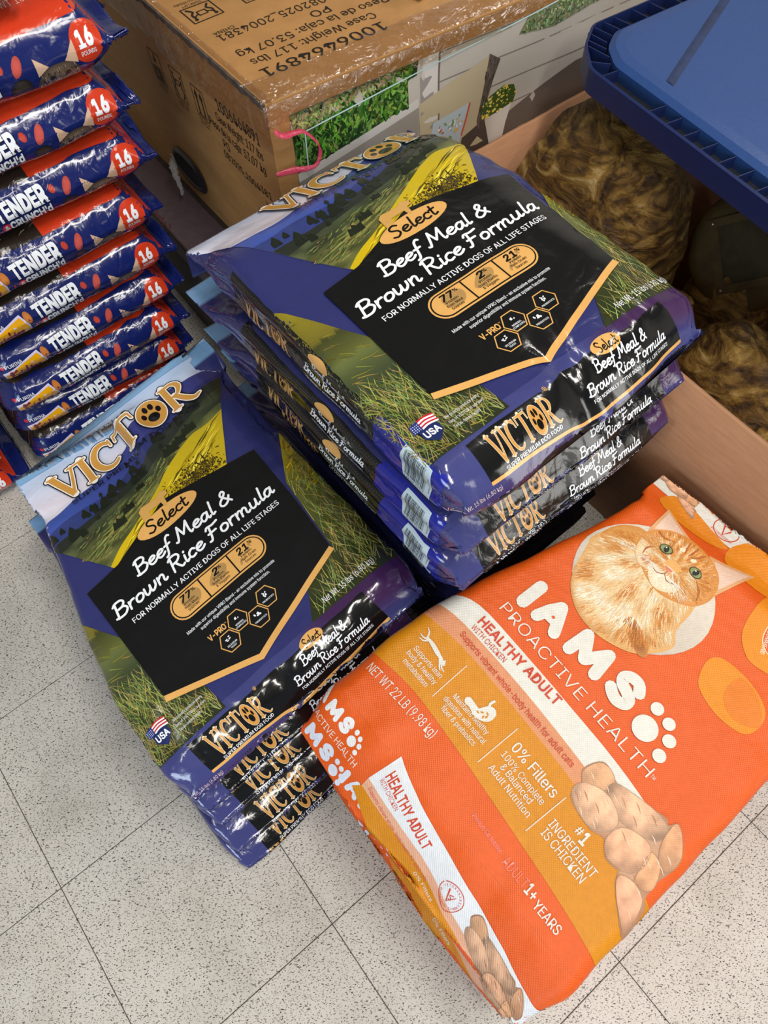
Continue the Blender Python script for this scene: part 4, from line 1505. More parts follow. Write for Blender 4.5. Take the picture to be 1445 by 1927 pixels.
M_TILE = tile_mat()
M_GROUT = plain_mat('dark_tile_joint', (64, 60, 56), .9, var=.2)
V, F = box_geo(-4, 4, -4, 4, -.06, -.0012)
floor = mesh_obj('floor', V, F, M_GROUT)
tag(floor, 'speckled off-white square floor tiles with dark thin joints', None, kind='structure')
M_WALL = plain_mat('painted_wall', (196, 192, 184), .8, bump=.0008, scale=40, var=.04)
M_CEIL = plain_mat('ceiling_panel_white', (168, 166, 162), .9, bump=.001, scale=60, var=.04)
for nm, bx in (('ceiling', (-4, 4, -4, 4, 3.06, 3.12)), ('wall_back', (-4, 4, 3.9, 4.0, 0, 3.06)), ('wall_left', (-4, -3.9, -4, 3.9, 0, 3.06)), ('wall_right', (3.9, 4.0, -4, 3.9, 0, 3.06))):
    V, F = box_geo(*bx)
    o = mesh_obj(nm, V, F, M_CEIL if nm == 'ceiling' else M_WALL)
    tag(o, 'off-white shop ' + nm.replace('_', ' ') + ', plain painted', None, kind='structure')
TS, TA = .3048, .626
t0 = Vector((-.538, .012, 0))
tex, tey = Vector((cos(TA), sin(TA), 0)), Vector((-sin(TA), cos(TA), 0))
half = TS / 2 - .0006
tv = [(-half, -half, -.004), (half, -half, -.004), (half, half, -.004), (-half, half, -.004)]
i_ = half - .0006
tv += [(-half, -half, -.0006), (half, -half, -.0006), (half, half, -.0006), (-half, half, -.0006), (-i_, -i_, 0), (i_, -i_, 0), (i_, i_, 0), (-i_, i_, 0)]
tf = [(8, 9, 10, 11), (4, 5, 9, 8), (5, 6, 10, 9), (6, 7, 11, 10), (7, 4, 8, 11), (0, 1, 5, 4), (1, 2, 6, 5), (2, 3, 7, 6), (3, 0, 4, 7)]
tme = bpy.data.meshes.new('tile')
tme.from_pydata(tv, [], tf)
tme.materials.append(M_TILE)
outV, outF = [], []
for i in range(-9, 12):
    for j in range(-9, 12):
        c = t0 + tex * ((i + .5) * TS) + tey * ((j + .5) * TS)
        if -1.25 < c.x < 1.25 and -.75 < c.y < 1.75:
            o = bpy.data.objects.new('tile', tme)
            link(o, floor)
            o.location = c
            o.rotation_euler = (0, 0, TA)
        else:
            R_ = Matrix.Rotation(TA, 3, 'Z')
            b_ = len(outV)
            outV += [tuple(R_ @ Vector(v) + c) for v in tv]
            outF += [tuple(k + b_ for k in f) for f in tf]
o = mesh_obj('tile_field', outV, outF, M_TILE, floor)
o['kind'] = 'stuff'

# ------------------------------------------------------------------ big printed carton behind
KRAFT = (182, 136, 84)
CZ = .63
CC = np.array((-.136, .970, 0.0))
fa, la = radians(30.5), radians(125)
FX, LX = np.array((cos(fa), sin(fa), 0)), np.array((cos(la), sin(la), 0))
CFL, CLL = 1.02, .78


def carton_pt(s, t, z):
    return CC + FX * s + LX * t + np.array((0, 0, z))


def carton():
    root = empty('furniture_carton', Matrix.Identity(4))
    V, F = [], []
    # faces as grids with softly bent board; order: top, front, left, right, back
    def grid(fn, n, m):
        b = len(V)
        for j in range(m + 1):
            for i in range(n + 1):
                V.append(fn(i / n, j / m))
        for j in range(m):
            for i in range(n):
                a = b + j * (n + 1) + i
                F.append((a, a + 1, a + n + 2, a + n + 1))
    def sag(a, b, k):
        w = min(a, 1 - a, .12) / .12 * min(b, 1 - b, .12) / .12
        return .006 * w * noise.noise((a * 5 + k, b * 5, k))
    H0 = .252
    nf = np.array((FX[1], -FX[0], 0))
    nl = np.array((-LX[1], LX[0], 0))
    grid(lambda a, b: carton_pt(a * CFL, b * CLL, CZ + sag(a, b, 1)), 40, 30)
    grid(lambda a, b: carton_pt(a * CFL, 0, H0 + b * (CZ - H0)) + nf * sag(a, b, 2), 40, 24)
    grid(lambda a, b: carton_pt(0, CLL - a * CLL, H0 + b * (CZ - H0)) + nl * sag(a, b, 3), 30, 24)
    grid(lambda a, b: carton_pt(CFL, a * CLL, H0 + b * (CZ - H0)), 4, 4)
    grid(lambda a, b: carton_pt(CFL - a * CFL, CLL, H0 + b * (CZ - H0)), 4, 4)
    col = np.tile(lin(KRAFT), (len(V), 1))
    mesh_obj('carton_body', V, F, M_BOARD, root, True, col)
    return root, make_ctx(root, V, F, (0, 0, 0))


c_root, c_ctx = carton()
tag(c_root, 'large brown shipping carton with patio photo on its front', 'carton')
INK = (38, 32, 28)


def carton_top():
    D = []
    p = Print()
    D.append(('address_lettering', p))
    # printed upside down seen from the room: text runs from right to left
    def T(s, x, y, w, h, b=0.0):
        p.text(s, x, y, w, h, INK, 1, b, ang=pi)
    T('1006464891', .25, .079, .212, .0225, .012)
    T('Case Weight: 117 lbs', .256, .109, .215, .0165)
    T('Peso de la caja: 53.07 kg', .298, .137, .262, .0165)
    T('PO', .211, .163, .033, .0165)
    T('082025_2004381', .22, .19, .186, .0165)
    T('CHINA', .069, .2, .035, .0075)
    for x in (.052, .142):
        p = Print()
        D.append(('team_lift_icon', p))
        p.poly([(x - .026, .238), (x + .026, .238), (x + .026, .287), (x - .026, .287)], INK, 1, [[(x - .024, .24), (x + .024, .24), (x + .024, .285), (x - .024, .285)]])
        for sgn in (-1, 1):
            p.ellipse((x + sgn * .017, .247), .003, .003, INK, 1)
            p.stroke([(x + sgn * .016, .251), (x + sgn * .017, .262), (x + sgn * .012, .27), (x + sgn * .018, .28)], .0035, INK, 1)
            p.stroke([(x + sgn * .015, .255), (x + sgn * .008, .26)], .0025, INK, 1)
        p.poly([(x - .008, .254), (x + .008, .254), (x + .008, .268), (x - .008, .268)], INK, 1, [[(x - .006, .256), (x + .006, .256), (x + .006, .266), (x - .006, .266)]])
        p.text('TEAM LIFT', x + .016, .296, .034, .006, INK, 1, ang=pi)
        p.text('ARTICULO PESADO', x + .026, .306, .052, .006, INK, 1, ang=pi)
    return D


def carton_left():
    """x measured from the far end of the left face to the corner, y up from the top edge"""
    D = []
    p = Print()
    D.append(('address_lettering', p))
    def X(t):
        return CLL - t
    def T(s, a, b, z, h, bold=0.0):
        p.text(s, X(a), z, a - b, h, INK, 1, bold, ang=radians(2))
    T('1006464891', .167, .04, -.09, .021, .012)
    T('Case Weight: 117 lbs', .182, .038, -.114, .0145, .006)
    T('Peso de la caja: 53.07 kg', .215, .036, -.138, .0145, .006)
    T('PO', .178, .155, -.16, .0145, .006)
    T('082025_2004381', .185, .032, -.183, .0145, .006)
    T('China', .058, .036, -.199, .007)
    for a, b in ((.395, .355), (.325, .286), (.257, .218)):
        z0, z1 = -.142, -.088
        p = Print()
        D.append(('handling_icon', p))
        x0, x1 = X(a), X(b)
        p.poly([(x0, z0), (x1, z0), (x1, z1), (x0, z1)], INK, 1, [[(x0 + .0014, z0 + .0014), (x1 - .0014, z0 + .0014), (x1 - .0014, z1 - .0014), (x0 + .0014, z1 - .0014)]])
        m = (x0 + x1) / 2
        if a > .38:
            p.poly([(m, -.108), (m + .006, -.1), (m + .002, -.1), (m + .002, -.092), (m - .002, -.092), (m - .002, -.1), (m - .006, -.1)], INK, 1)
            for k in range(6):
                p.poly([(x0 + .006, -.114 - k * .0045), (x1 - .006, -.114 - k * .0045), (x1 - .006, -.1165 - k * .0045), (x0 + .006, -.1165 - k * .0045)], INK, 1)
            p.text('4', m - .004, -.131, .008, .012, KRAFT, 2, .03)
        elif a > .3:
            for sgn in (-1, 1):
                p.ellipse((m + sgn * .012, -.099), .0026, .0026, INK, 1)
                p.stroke([(m + sgn * .0125, -.104), (m + sgn * .011, -.117), (m + sgn * .014, -.126), (m + sgn * .009, -.136)], .003, INK, 1)
                p.stroke([(m + sgn * .012, -.107), (m + sgn * .005, -.113)], .002, INK, 1)
            p.poly([(m - .006, -.106), (m + .006, -.106), (m + .006, -.116), (m - .006, -.116)], INK, 1, [[(m - .0045, -.1075), (m + .0045, -.1075), (m + .0045, -.1145), (m - .0045, -.1145)]])
        else:
            for q in (-.008, .008):
                p.poly([(m + q - .0018, -.136), (m + q + .0018, -.136), (m + q + .0018, -.105), (m + q + .0055, -.105), (m + q, -.093), (m + q - .0055, -.105), (m + q - .0018, -.105)], INK, 1)
            p.poly([(x0 + .006, -.138), (x1 - .006, -.138), (x1 - .006, -.1365), (x0 + .006, -.1365)], INK, 1)
        p.text('THIS SIDE UP' if a < .3 else ('TEAM LIFT' if a < .38 else 'STACK LIMIT'), x0 + .002, -.15, .034, .0045, INK, 1)
        p.text('ESTE LADO', x0 + .004, -.157, .03, .0045, INK, 1)
    return D


def carton_photo():
    """garden photograph on the front: x along the front, y up from the top edge"""
    p, R = Print(), random.Random(9)
    x0, x1, y0, y1 = .034, .99, -.37, -.027
    p.poly([(x0, y0), (x1, y0), (x1, y1), (x0, y1)], (186, 178, 168), 0)
    # siding boards
    for k in range(14):
        y = -.028 - k * .046
        p.poly([(.27, y), (x1, y), (x1, y - .0022), (.27, y - .0022)], (128, 120, 112), 1)
    p.poly([(.27, y1), (.3, y1), (.3, -.3), (.27, -.3)], (206, 200, 194), 1.5)
    p.poly([(.266, -.05), (.292, -.05), (.292, -.3), (.266, -.3)], (150, 142, 138), 2)
    p.stroke([(.302, y1), (.302, -.3)], .003, (110, 100, 94), 2, caps=False)
    # hedge
    hd = [(x0, y1), (.262, y1), (.26, -.05), (.243, -.052), (.243, -.094), (x0, -.122)]
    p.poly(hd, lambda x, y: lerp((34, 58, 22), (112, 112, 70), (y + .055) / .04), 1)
    p.blades(hd, 900, R, [(62, 104, 34), (40, 76, 26), (96, 138, 52), (26, 48, 18), (120, 156, 70)], .008, .02, 20, 160, .004, 2)
    p.blades([(x0, y1), (.24, y1), (.2, -.045), (x0, -.06)], 220, R, [(150, 148, 96), (116, 118, 74), (176, 172, 122)], .006, .014, 20, 160, .003, 3.5)
    # stone ledge
    p.poly([(x0, -.123), (.262, -.086), (.262, -.1), (x0, -.138)], (200, 196, 190), 3)
    p.poly([(x0, -.138), (.262, -.1), (.262, -.4), (x0, -.4)], (150, 142, 134), 3)
    # deck chair back, cushion, pillow
    p.poly([(.262, -.097), (.4, -.066), (.418, -.17), (.39, -.26), (.27, -.26)], (186, 172, 142), 4)
    p.poly([(.4, -.062), (.424, -.078), (.405, -.14), (.392, -.2), (.385, -.17), (.398, -.1)], (92, 82, 74), 5)
    p.blades([(.4, -.066), (.423, -.078), (.405, -.14), (.39, -.2), (.386, -.17)], 60, R, [(60, 52, 46), (120, 110, 100)], .008, .02, -110, -80, .0016, 5.2)
    p.poly([(.29, -.137), (.367, -.13), (.353, -.182), (.33, -.26), (.28, -.26)], (178, 192, 200), 5)
    p.poly([(.365, -.13), (.369, -.131), (.354, -.186), (.351, -.182)], (196, 84, 66), 5.5)
    for k in range(26):
        p.ellipse((R.uniform(.3, .352), R.uniform(-.178, -.142)), R.uniform(.002, .005), R.uniform(.001, .003), R.choice([(200, 90, 60), (224, 170, 60), (110, 150, 130), (230, 230, 226), (120, 150, 90)]), 5.6 + R.random(), R.uniform(0, 3), 7)
    p.poly([(.355, -.19), (.41, -.17), (.43, -.21), (.43, -.3), (.34, -.3)], (74, 66, 60), 4.5)
    # flower pot
    p.poly([(.4, -.166), (.464, -.162), (.452, -.2), (.448, -.23), (.42, -.23)], lambda x, y: lerp((186, 178, 168), (214, 208, 200), (x - .4) / .03), 6)
    pot = [(.392, -.162), (.396, -.146), (.412, -.136), (.44, -.128), (.462, -.134), (.47, -.15), (.466, -.166), (.43, -.172), (.4, -.174)]
    p.poly(pot, (62, 84, 34), 6.5)
    for k in range(150):
        x, y = R.uniform(.39, .472), R.uniform(-.176, -.126)
        if inside((x, y), pot):
            s = R.uniform(.0012, .0034)
            p.ellipse((x, y), s, s * .8, R.choice([(226, 200, 70), (214, 190, 90), (90, 120, 44), (60, 84, 30), (236, 220, 130)]), 7 + R.random() * 1.5, 0, 7)
    # hanging planter foliage
    gp = [(.456, -.05), (.47, -.03), (.5, y1 + .003), (.7, y1 + .003), (.7, -.05), (.61, -.052), (.53, -.06)]
    p.poly(gp, (110, 122, 84), 4)
    p.blades(gp, 500, R, [(134, 146, 104), (92, 106, 70), (160, 168, 128), (70, 84, 54)], .004, .01, 0, 180, .0026, 4.2)
    # dark brown lower boards behind the lid
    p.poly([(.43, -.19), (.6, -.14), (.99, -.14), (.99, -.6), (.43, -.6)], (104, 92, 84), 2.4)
    # pale guide line round the picture
    p.stroke([(.055, -.06), (.3, -.042), (.53, -.022)], .0022, (186, 214, 214), 9, caps=False)
    p.stroke([(.055, -.06), (.052, -.13)], .0022, (186, 214, 214), 9, caps=False)
    return p


for nm, pr_ in carton_top():
    drape(c_ctx, pr_, nm, (carton_pt(0, 0, CZ + .3), FX, LX, (0, 0, -1)), M_BOARD, .05, .0005)
nf = np.array((FX[1], -FX[0], 0))
nl = np.array((-LX[1], LX[0], 0))
for nm, pr_ in carton_left():
    drape(c_ctx, pr_, nm, (carton_pt(0, CLL, CZ) + nl * .5, -LX, (0, 0, 1), -nl), M_BOARD, .05, .0005)
M_PHOTO = print_mat('photo_printed_board', .35, .15)
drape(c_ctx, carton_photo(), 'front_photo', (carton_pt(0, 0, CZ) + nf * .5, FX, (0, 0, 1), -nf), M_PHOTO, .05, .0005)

# dark box the carton stands on
lb = empty('display_box', Matrix.Identity(4))
tag(lb, 'dark mauve box half hidden under the big carton', 'box')
def lb_pt(s, t, z):
    return CC + FX * s + LX * t + nl * .1 + np.array((0, 0, z))
V = [lb_pt(a, b, z) for z in (.001, .25) for (a, b) in ((0, .06), (1.0, .06), (1.0, .8), (0, .8))]
F = [(0, 3, 2, 1), (4, 5, 6, 7), (0, 1, 5, 4), (1, 2, 6, 5), (2, 3, 7, 6), (3, 0, 4, 7)]
bevel(mesh_obj('box_body', V, F, plain_mat('dark_mauve_board', (58, 50, 48), .5, var=.15), lb), .004)
V = [lb_pt(a, b, .2506) for (a, b) in ((.004, .07), (.09, .07), (.09, .78), (.004, .78))]
V += [lb_pt(-.0006, b, z) for (b, z) in ((.07, .246), (.78, .246), (.78, .205), (.07, .205))]
mesh_obj('printed_panel', V, [(0, 1, 2, 3), (4, 5, 6, 7)], plain_mat('mauve_print', (88, 74, 80), .35, var=.08), lb)
lp = Print()
for k in range(3):
    for j in range(9):
        lp.stroke([(.1 + k * .2 + j * .013, .044 + .004 * (j % 2)), (.108 + k * .2 + j * .013, .056 - .004 * (j % 3))], .003, (120, 40, 44), 1)
A_, F_ = refine(np.hstack([lp.data()[0]]), lp.data()[1], .1)
V = [lb_pt(.005 + (.05 - a[1]) + .0, .74 - a[0], .2512) for a in A_]
mesh_obj('worn_red_print', V, [tuple(f) for f in F_.tolist()], plain_mat('dull_red_ink', (110, 34, 40), .5), lb)['kind'] = 'stuff'

# packing tape over the carton's front and left top edges
M_TAPE, _nt, _b = new_mat('clear_packing_tape')
_L = _nt.links
_tr = node(_nt, 'ShaderNodeBsdfTransparent')
_tr.inputs[0].default_value = (.93, .89, .82, 1)
_gl = node(_nt, 'ShaderNodeBsdfGlossy', Roughness=.12)
_mx = node(_nt, 'ShaderNodeMixShader')
_mx.inputs[0].default_value = .16
_tc = node(_nt, 'ShaderNodeTexCoord')
_ns = node(_nt, 'ShaderNodeTexNoise', Scale=24.0, Detail=4.0, Distortion=2.0)
_bp = node(_nt, 'ShaderNodeBump', Strength=1.0, Distance=.012)
_L.new(_tc.outputs['Object'], _ns.inputs['Vector'])
_L.new(_ns.outputs['Fac'], _bp.inputs['Height'])
_L.new(_bp.outputs['Normal'], _gl.inputs['Normal'])
_L.new(_tr.outputs[0], _mx.inputs[1])
_L.new(_gl.outputs[0], _mx.inputs[2])
_L.new(_mx.outputs[0], _nt.nodes['Material Output'].inputs['Surface'])


def tape(a0, a1, along, w_top, w_side, nrm, k):
    n = 60
    V, F = [], []
    prof = [(w_top, 0), (w_top * .5, 0), (.006, 0), (.0, -.004), (0, -w_side * .5), (0, -w_side)]
    for i in range(n + 1):
        a = a0 + (a1 - a0) * i / n
        for j, (t, z) in enumerate(prof):
            inn = np.array(LX if along == 'f' else FX)
            q = (CC + (FX if along == 'f' else LX) * a) + inn * t + np.array((0, 0, CZ + z))
            r = .0016 + .0018 * max(0, noise.noise((a * 40, j * 2, k))) + (.006 if j in (0, 5) else 0) * max(0, noise.noise((a * 22, 5, k)) - .1)
            out = np.array((0, 0, 1.0)) if z == 0 else np.array(nrm)
            V.append(q + out * r)
    m = len(prof)
    for i in range(n):
        for j in range(m - 1):
            a = i * m + j
            F.append((a, a + 1, a + m + 1, a + m))
    return mesh_obj('packing_tape', V, F, M_TAPE, c_root, True)


tape(-.005, 1.0, 'f', .06, .035, nf, 1)
tape(-.005, .7, 'l', .012, .075, nl, 4)
# torn brown edge of the lid flap along the left side
M_TORN = plain_mat('torn_board_edge', (74, 62, 54), .9, var=.3)
tv_, tf_ = [], []
n = 120
for i in range(n + 1):
    a = .0 + .76 * i / n
    w = .006 + .006 * noise.noise((a * 60, 1, 1)) + .003 * noise.noise((a * 200, 1, 2))
    b = carton_pt(0, a, CZ) + nl * .0035
    tv_ += [b + np.array((0, 0, .001)), b + np.array((0, 0, -.001 - max(.001, w))) + nl * .001, b + FX * .004 + np.array((0, 0, .0012))]
for i in range(n):
    a = i * 3
    tf_ += [(a, a + 1, a + 4, a + 3), (a, a + 3, a + 5, a + 2)]
mesh_obj('torn_edge', tv_, tf_, M_TORN, c_root)

# handle hole: dark plastic oval rim, a flat black face painting the hole's shade, a strand of stretch film
M_RIM = plain_mat('dark_plastic_rim', (34, 30, 36), .35)
M_DARK = plain_mat('painted_hole_shade', (14, 11, 10), .9)
hv, hf = [], []
hc = (CLL - .365, -.312)
for ring, (rx, ry, d) in enumerate(((.062, .036, .004), (.056, .030, .009), (.05, .024, .008), (.049, .023, .0065))):
    for i in range(32):
        t = 2 * pi * i / 32
        x = hc[0] + math.copysign(abs(cos(t)) ** .7, cos(t)) * rx
        y = hc[1] + sin(t) * ry
        hv.append(carton_pt(0, CLL, CZ) - LX * x + np.array((0, 0, y)) + nl * d)
for r in range(3):
    for i in range(32):
        a, b = r * 32 + i, r * 32 + (i + 1) % 32
        hf.append((a, b, b + 32, a + 32))
h_o = mesh_obj('handle_rim', hv, hf, M_RIM, c_root, True)
mesh_obj('handle_hole_shade', hv[96:], [tuple(range(32))], M_DARK, h_o)


def ribbon(name, pts, wid, mat, parent, twist=0.0, up=(0, 0, 1), k=8, wob=.0):
    P = np.array([np.array(q, float) for q in pts])
    c = []
    xs = catmull(P[:, :2], k)
    zs = catmull(np.stack([P[:, 2], P[:, 2] * 0], 1), k)[:, 0]
    c = np.column_stack([xs, zs])
    n = len(c)
    d = np.gradient(c, axis=0)
    V, F = [], []
    cols = 5
    for i in range(n):
        t = d[i] / (np.linalg.norm(d[i]) + 1e-9)
        s = np.cross(t, up)
        s /= np.linalg.norm(s) + 1e-9
        u = np.cross(s, t)
        a = twist * i / n
        w = (wid if np.ndim(wid) == 0 else np.interp(i / (n - 1), np.linspace(0, 1, len(wid)), wid))
        for j in range(cols):
            q = (j / (cols - 1) - .5) * w
            cup = .25 * w * (1 - (2 * j / (cols - 1) - 1) ** 2)
            V.append(c[i] + s * q * cos(a) + u * (q * sin(a) + cup + wob * noise.noise((i * .6, j, 1))))
    for i in range(n - 1):
        for j in range(cols - 1):
            a = i * cols + j
            F.append((a, a + 1, a + cols + 1, a + cols))
    o = mesh_obj(name, V, F, mat, parent, True)
    so = o.modifiers.new('thickness', 'SOLIDIFY')
    so.thickness = .0004
    return o


M_WRAP = clear_mat('crinkled_stretch_film', (190, 190, 194), .42, .12, .006, 45.0)
hp = [carton_pt(0, .40, CZ - .292) + nl * .022, carton_pt(0, .39, CZ - .30) + nl * .026, carton_pt(0, .38, CZ - .32) + nl * .03, carton_pt(0, .374, CZ - .342) + nl * .03, carton_pt(0, .37, CZ - .358) + nl * .032]
w_o = ribbon('stretch_film_strand', hp, [.022, .02, .012, .008, .01], M_WRAP, None, 2.4, tuple(FX), 8, .004)
tag(w_o, 'clear crinkled film strand hanging out of the carton handle hole', 'plastic wrap')
M_PINK = clear_mat('pink_plastic_strap', (214, 64, 104), .6, .2, .002, 90.0)
pk = [carton_pt(.0, 0, CZ - .03) + nf * .013, carton_pt(.012, 0, CZ - .042) + nf * .016, carton_pt(.045, 0, CZ - .05) + nf * .014, carton_pt(.062, 0, CZ - .07) + nf * .03, carton_pt(.05, 0, CZ - .094) + nf * .034, carton_pt(.018, 0, CZ - .098) + nf * .02, carton_pt(-.008, 0, CZ - .098) + nf * .014]
k_o = ribbon('plastic_strap', pk, [.012, .022, .02, .006, .006, .010, .006], M_PINK, None, 1.2, (0, 0, 1), 8, .001)
tag(k_o, 'torn pink plastic strap looped at the carton corner', 'strap')

# small white box standing on the carton, cut off by the frame
b_root = empty('small_box', Matrix.Translation(Vector(carton_pt(.33, .088, CZ + .003))) @ Matrix.Rotation(fa + radians(12), 4, 'Z'))
tag(b_root, 'small white box with pale blue sides standing on the carton', 'box')
V, F = box_geo(0, .1, 0, .12, 0, .055)
bevel(mesh_obj('box_body', V, F, plain_mat('white_box_board', (226, 230, 236), .4), b_root), .002)
V, F = box_geo(.004, .096, -.0008, .0, .006, .049)
mesh_obj('side_panel', V, F, plain_mat('pale_blue_print', (150, 188, 226), .35), b_root)

# ------------------------------------------------------------------ open carton on the right
WA = radians(-54.7)
wx, wy = np.array((cos(WA), sin(WA), 0)), np.array((-sin(WA), cos(WA), 0))   # along the near wall, into the carton
WO = np.array((.423, .617, 0))


def tray_pt(s, d, z):
    return WO + wx * s + wy * d + np.array((0, 0, z))


M_KRAFT2 = None


def wall(name, s0, s1, d0, d1, z0, z1, parent, k):
    V, F = [], []
    n = 30
    along = abs(s1 - s0) > abs(d1 - d0)
    for i in range(n + 1):
        f = i / n
        for (u, z) in ((0, z0), (0, z1), (1, z1), (1, z0)):
            s = s0 + (s1 - s0) * (f if along else u)
            d = d0 + (d1 - d0) * (u if along else f)
            bend = .005 * noise.noise((f * 4 + k, z * 4, k)) * (z / .44)
            q = tray_pt(s, d, z + .003 * noise.noise((f * 6, k, 2)) * (z > .1))
            q = q + (wy if along else wx) * bend
            V.append(q)
    for i in range(n):
        a = i * 4
        for j in range(4):
            F.append((a + j, a + (j + 1) % 4, a + 4 + (j + 1) % 4, a + 4 + j))
    F += [(3, 2, 1, 0), (n * 4, n * 4 + 1, n * 4 + 2, n * 4 + 3)]
    col = np.tile(lin((176, 130, 98)), (len(V), 1))
    return mesh_obj(name, V, F, M_BOARD, parent, True, col)


tr = empty('open_carton', Matrix.Identity(4))
tag(tr, 'open brown carton holding mottled resin figures', 'carton')
wall('side_wall', -.535, .62, 0, .007, .001, .435, tr, 1)
wall('side_wall', -.535, .62, .50, .507, .001, .435, tr, 2)
wall('end_wall', -.542, -.535, 0, .507, .001, .435, tr, 3)
wall('end_wall', .62, .627, 0, .507, .001, .435, tr, 4)
wall('carton_bottom', -.535, .62, .007, .50, .001, .006, tr, 5)

# mottled resin figures in the open carton
def resin_mat():
    m, nt, b = new_mat('mottled_brown_resin')
    L = nt.links
    tc = node(nt, 'ShaderNodeTexCoord')
    mp = node(nt, 'ShaderNodeMapping')
    mp.inputs['Scale'].default_value = (1, 1, 2.2)
    L.new(tc.outputs['Object'], mp.inputs[0])
    n = node(nt, 'ShaderNodeTexNoise', Scale=11.0, Detail=9.0, Roughness=0.62, Distortion=2.5)
    L.new(mp.outputs[0], n.inputs['Vector'])
    r = ramp(nt, [(0.3, (36, 25, 12)), (0.43, (84, 58, 24)), (0.52, (128, 96, 42)), (0.61, (162, 128, 62)), (0.72, (206, 180, 126))])  # mottled browns; the palest stops also paint golden highlight spots
    L.new(n.outputs['Fac'], r.inputs[0])
    L.new(r.outputs[0], b.inputs['Base Color'])
    b.inputs['Roughness'].default_value = 0.22
    n2 = node(nt, 'ShaderNodeTexNoise', Scale=30.0, Detail=7.0, Roughness=0.6, Distortion=1.5)
    L.new(mp.outputs[0], n2.inputs['Vector'])
    b1 = node(nt, 'ShaderNodeBump', Strength=1.0, Distance=0.02)
    L.new(n.outputs['Fac'], b1.inputs['Height'])
    b2 = node(nt, 'ShaderNodeBump', Strength=1.0, Distance=0.006)
    L.new(n2.outputs['Fac'], b2.inputs['Height'])
    L.new(b1.outputs['Normal'], b2.inputs['Normal'])
    L.new(b2.outputs['Normal'], b.inputs['Normal'])
    return m


M_RESIN = resin_mat()
M_PLATE = plain_mat('olive_plastic_base', (70, 56, 28), .6, .15, bump=.001, var=.15, scale=30)
M_PLATE2 = plain_mat('dark_olive_recess', (52, 45, 24), .6, .15, var=.15)
M_STEEL = plain_mat('small_steel_screw', (150, 140, 120), .3, metallic=.8)


def lump(name, c, rad, rot, parent, seed, rough=.16, n=48, m=32):
    V, F = [], []
    for j in range(m + 1):
        th = pi * j / m
        for i in range(n):
            ph = 2 * pi * i / n
            d = Vector((sin(th) * cos(ph), sin(th) * sin(ph), cos(th)))
            d = Vector([math.copysign(abs(v) ** .85, v) for v in d])
            k = 1 + rough * noise.noise(d * 1.6 + Vector((seed, 0, 0))) + rough * .45 * noise.noise(d * 4.2 + Vector((0, seed, 0))) + rough * .18 * noise.noise(d * 10 + Vector((0, seed, 3)))
            V.append(Vector((d.x * rad[0], d.y * rad[1], d.z * rad[2])) * k)
    for j in range(m):
        for i in range(n):
            a, b = j * n + i, j * n + (i + 1) % n
            F.append((a, a + n, b + n, b))
    Mx = Matrix.Translation(c) @ rot.to_4x4()
    V = [Mx @ v for v in V]
    return mesh_obj(name, V, F, M_RESIN, parent, True)


def Rz3(a, tilt=0.0):
    return Matrix.Rotation(a, 3, 'Z') @ Matrix.Rotation(tilt, 3, 'Y')


s1 = empty('resin_figure', Matrix.Translation((.41, 1.03, .008)))
tag(s1, 'glossy brown grained resin figure under the blue lid, nearest the patio photo', 'figurine')
lump('figure_body', Vector((.0, .0, .29)), (.12, .165, .235), Rz3(radians(35)), s1, 3.0, .13)
lump('rolled_edge', Vector((.02, -.155, .335)), (.022, .12, .024), Rz3(radians(62)), s1, 7.0, .1, 24, 20)

s2 = empty('resin_figure', Matrix.Translation((.66, .95, .008)))
tag(s2, 'resin figure showing a round screwed base plate below the lid rim', 'figurine')
lump('figure_body', Vector((.0, -.02, .16)), (.085, .085, .15), Rz3(radians(20)), s2, 5.0, .08)
dn = (Vector((0, 0, 1.2492)) - Vector((.66, .93, .33))).normalized()
zq = dn.to_track_quat('Z', 'Y').to_matrix()


def disc_part(name, rings, mat, parent, c, nseg=40, sq=1.0):
    V, F = [], []
    for r, h in rings:
        for i in range(nseg):
            t = 2 * pi * i / nseg
            V.append(Vector(c) + zq @ Vector((r * math.copysign(abs(cos(t)) ** sq, cos(t)), r * math.copysign(abs(sin(t)) ** sq, sin(t)), h)))
    for k in range(len(rings) - 1):
        for i in range(nseg):
            a, b = k * nseg + i, k * nseg + (i + 1) % nseg
            F.append((a, b, b + nseg, a + nseg))
    F.append(tuple(range((len(rings) - 1) * nseg, len(rings) * nseg)))
    F.append(tuple(reversed(range(nseg))))
    return mesh_obj(name, V, F, mat, parent, True)


bc = (.0, -.015, .345)
bp_o = disc_part('base_plate', ((.098, -.05), (.104, -.006), (.1, .0), (.088, .002), (.08, .002)), M_PLATE, s2, bc)


def frame_part(name, h0, h1, w, mat, parent):
    V, F = [], []
    for half_, h in ((h0, 0), (h0, w), (h1, w), (h1, -.012)):
        for a, b in ((-1, -1), (1, -1), (1, 1), (-1, 1)):
            V.append(Vector(bc) + zq @ (Matrix.Rotation(radians(35), 3, 'Z') @ Vector((a * half_, b * half_, h + .002))))
    for k in range(3):
        for i in range(4):
            a, b = k * 4 + i, k * 4 + (i + 1) % 4
            F.append((a, b, b + 4, a + 4))
    return mesh_obj(name, V, F, mat, parent), V


fr, fv = frame_part('battery_frame', .064, .05, .005, M_PLATE, bp_o)
mesh_obj('recess_panel', [v + dn * .0135 for v in fv[12:16]], [(0, 1, 2, 3)], M_PLATE2, bp_o)
for a, b in ((-1, -1), (1, -1), (-1, 1)):
    q = Vector(bc) + zq @ (Matrix.Rotation(radians(35), 3, 'Z') @ Vector((a * .057, b * .057, .007)))
    disc_part('screw', ((.0035, 0), (.0035, .002), (.002, .003)), M_STEEL, bp_o, q, 10)

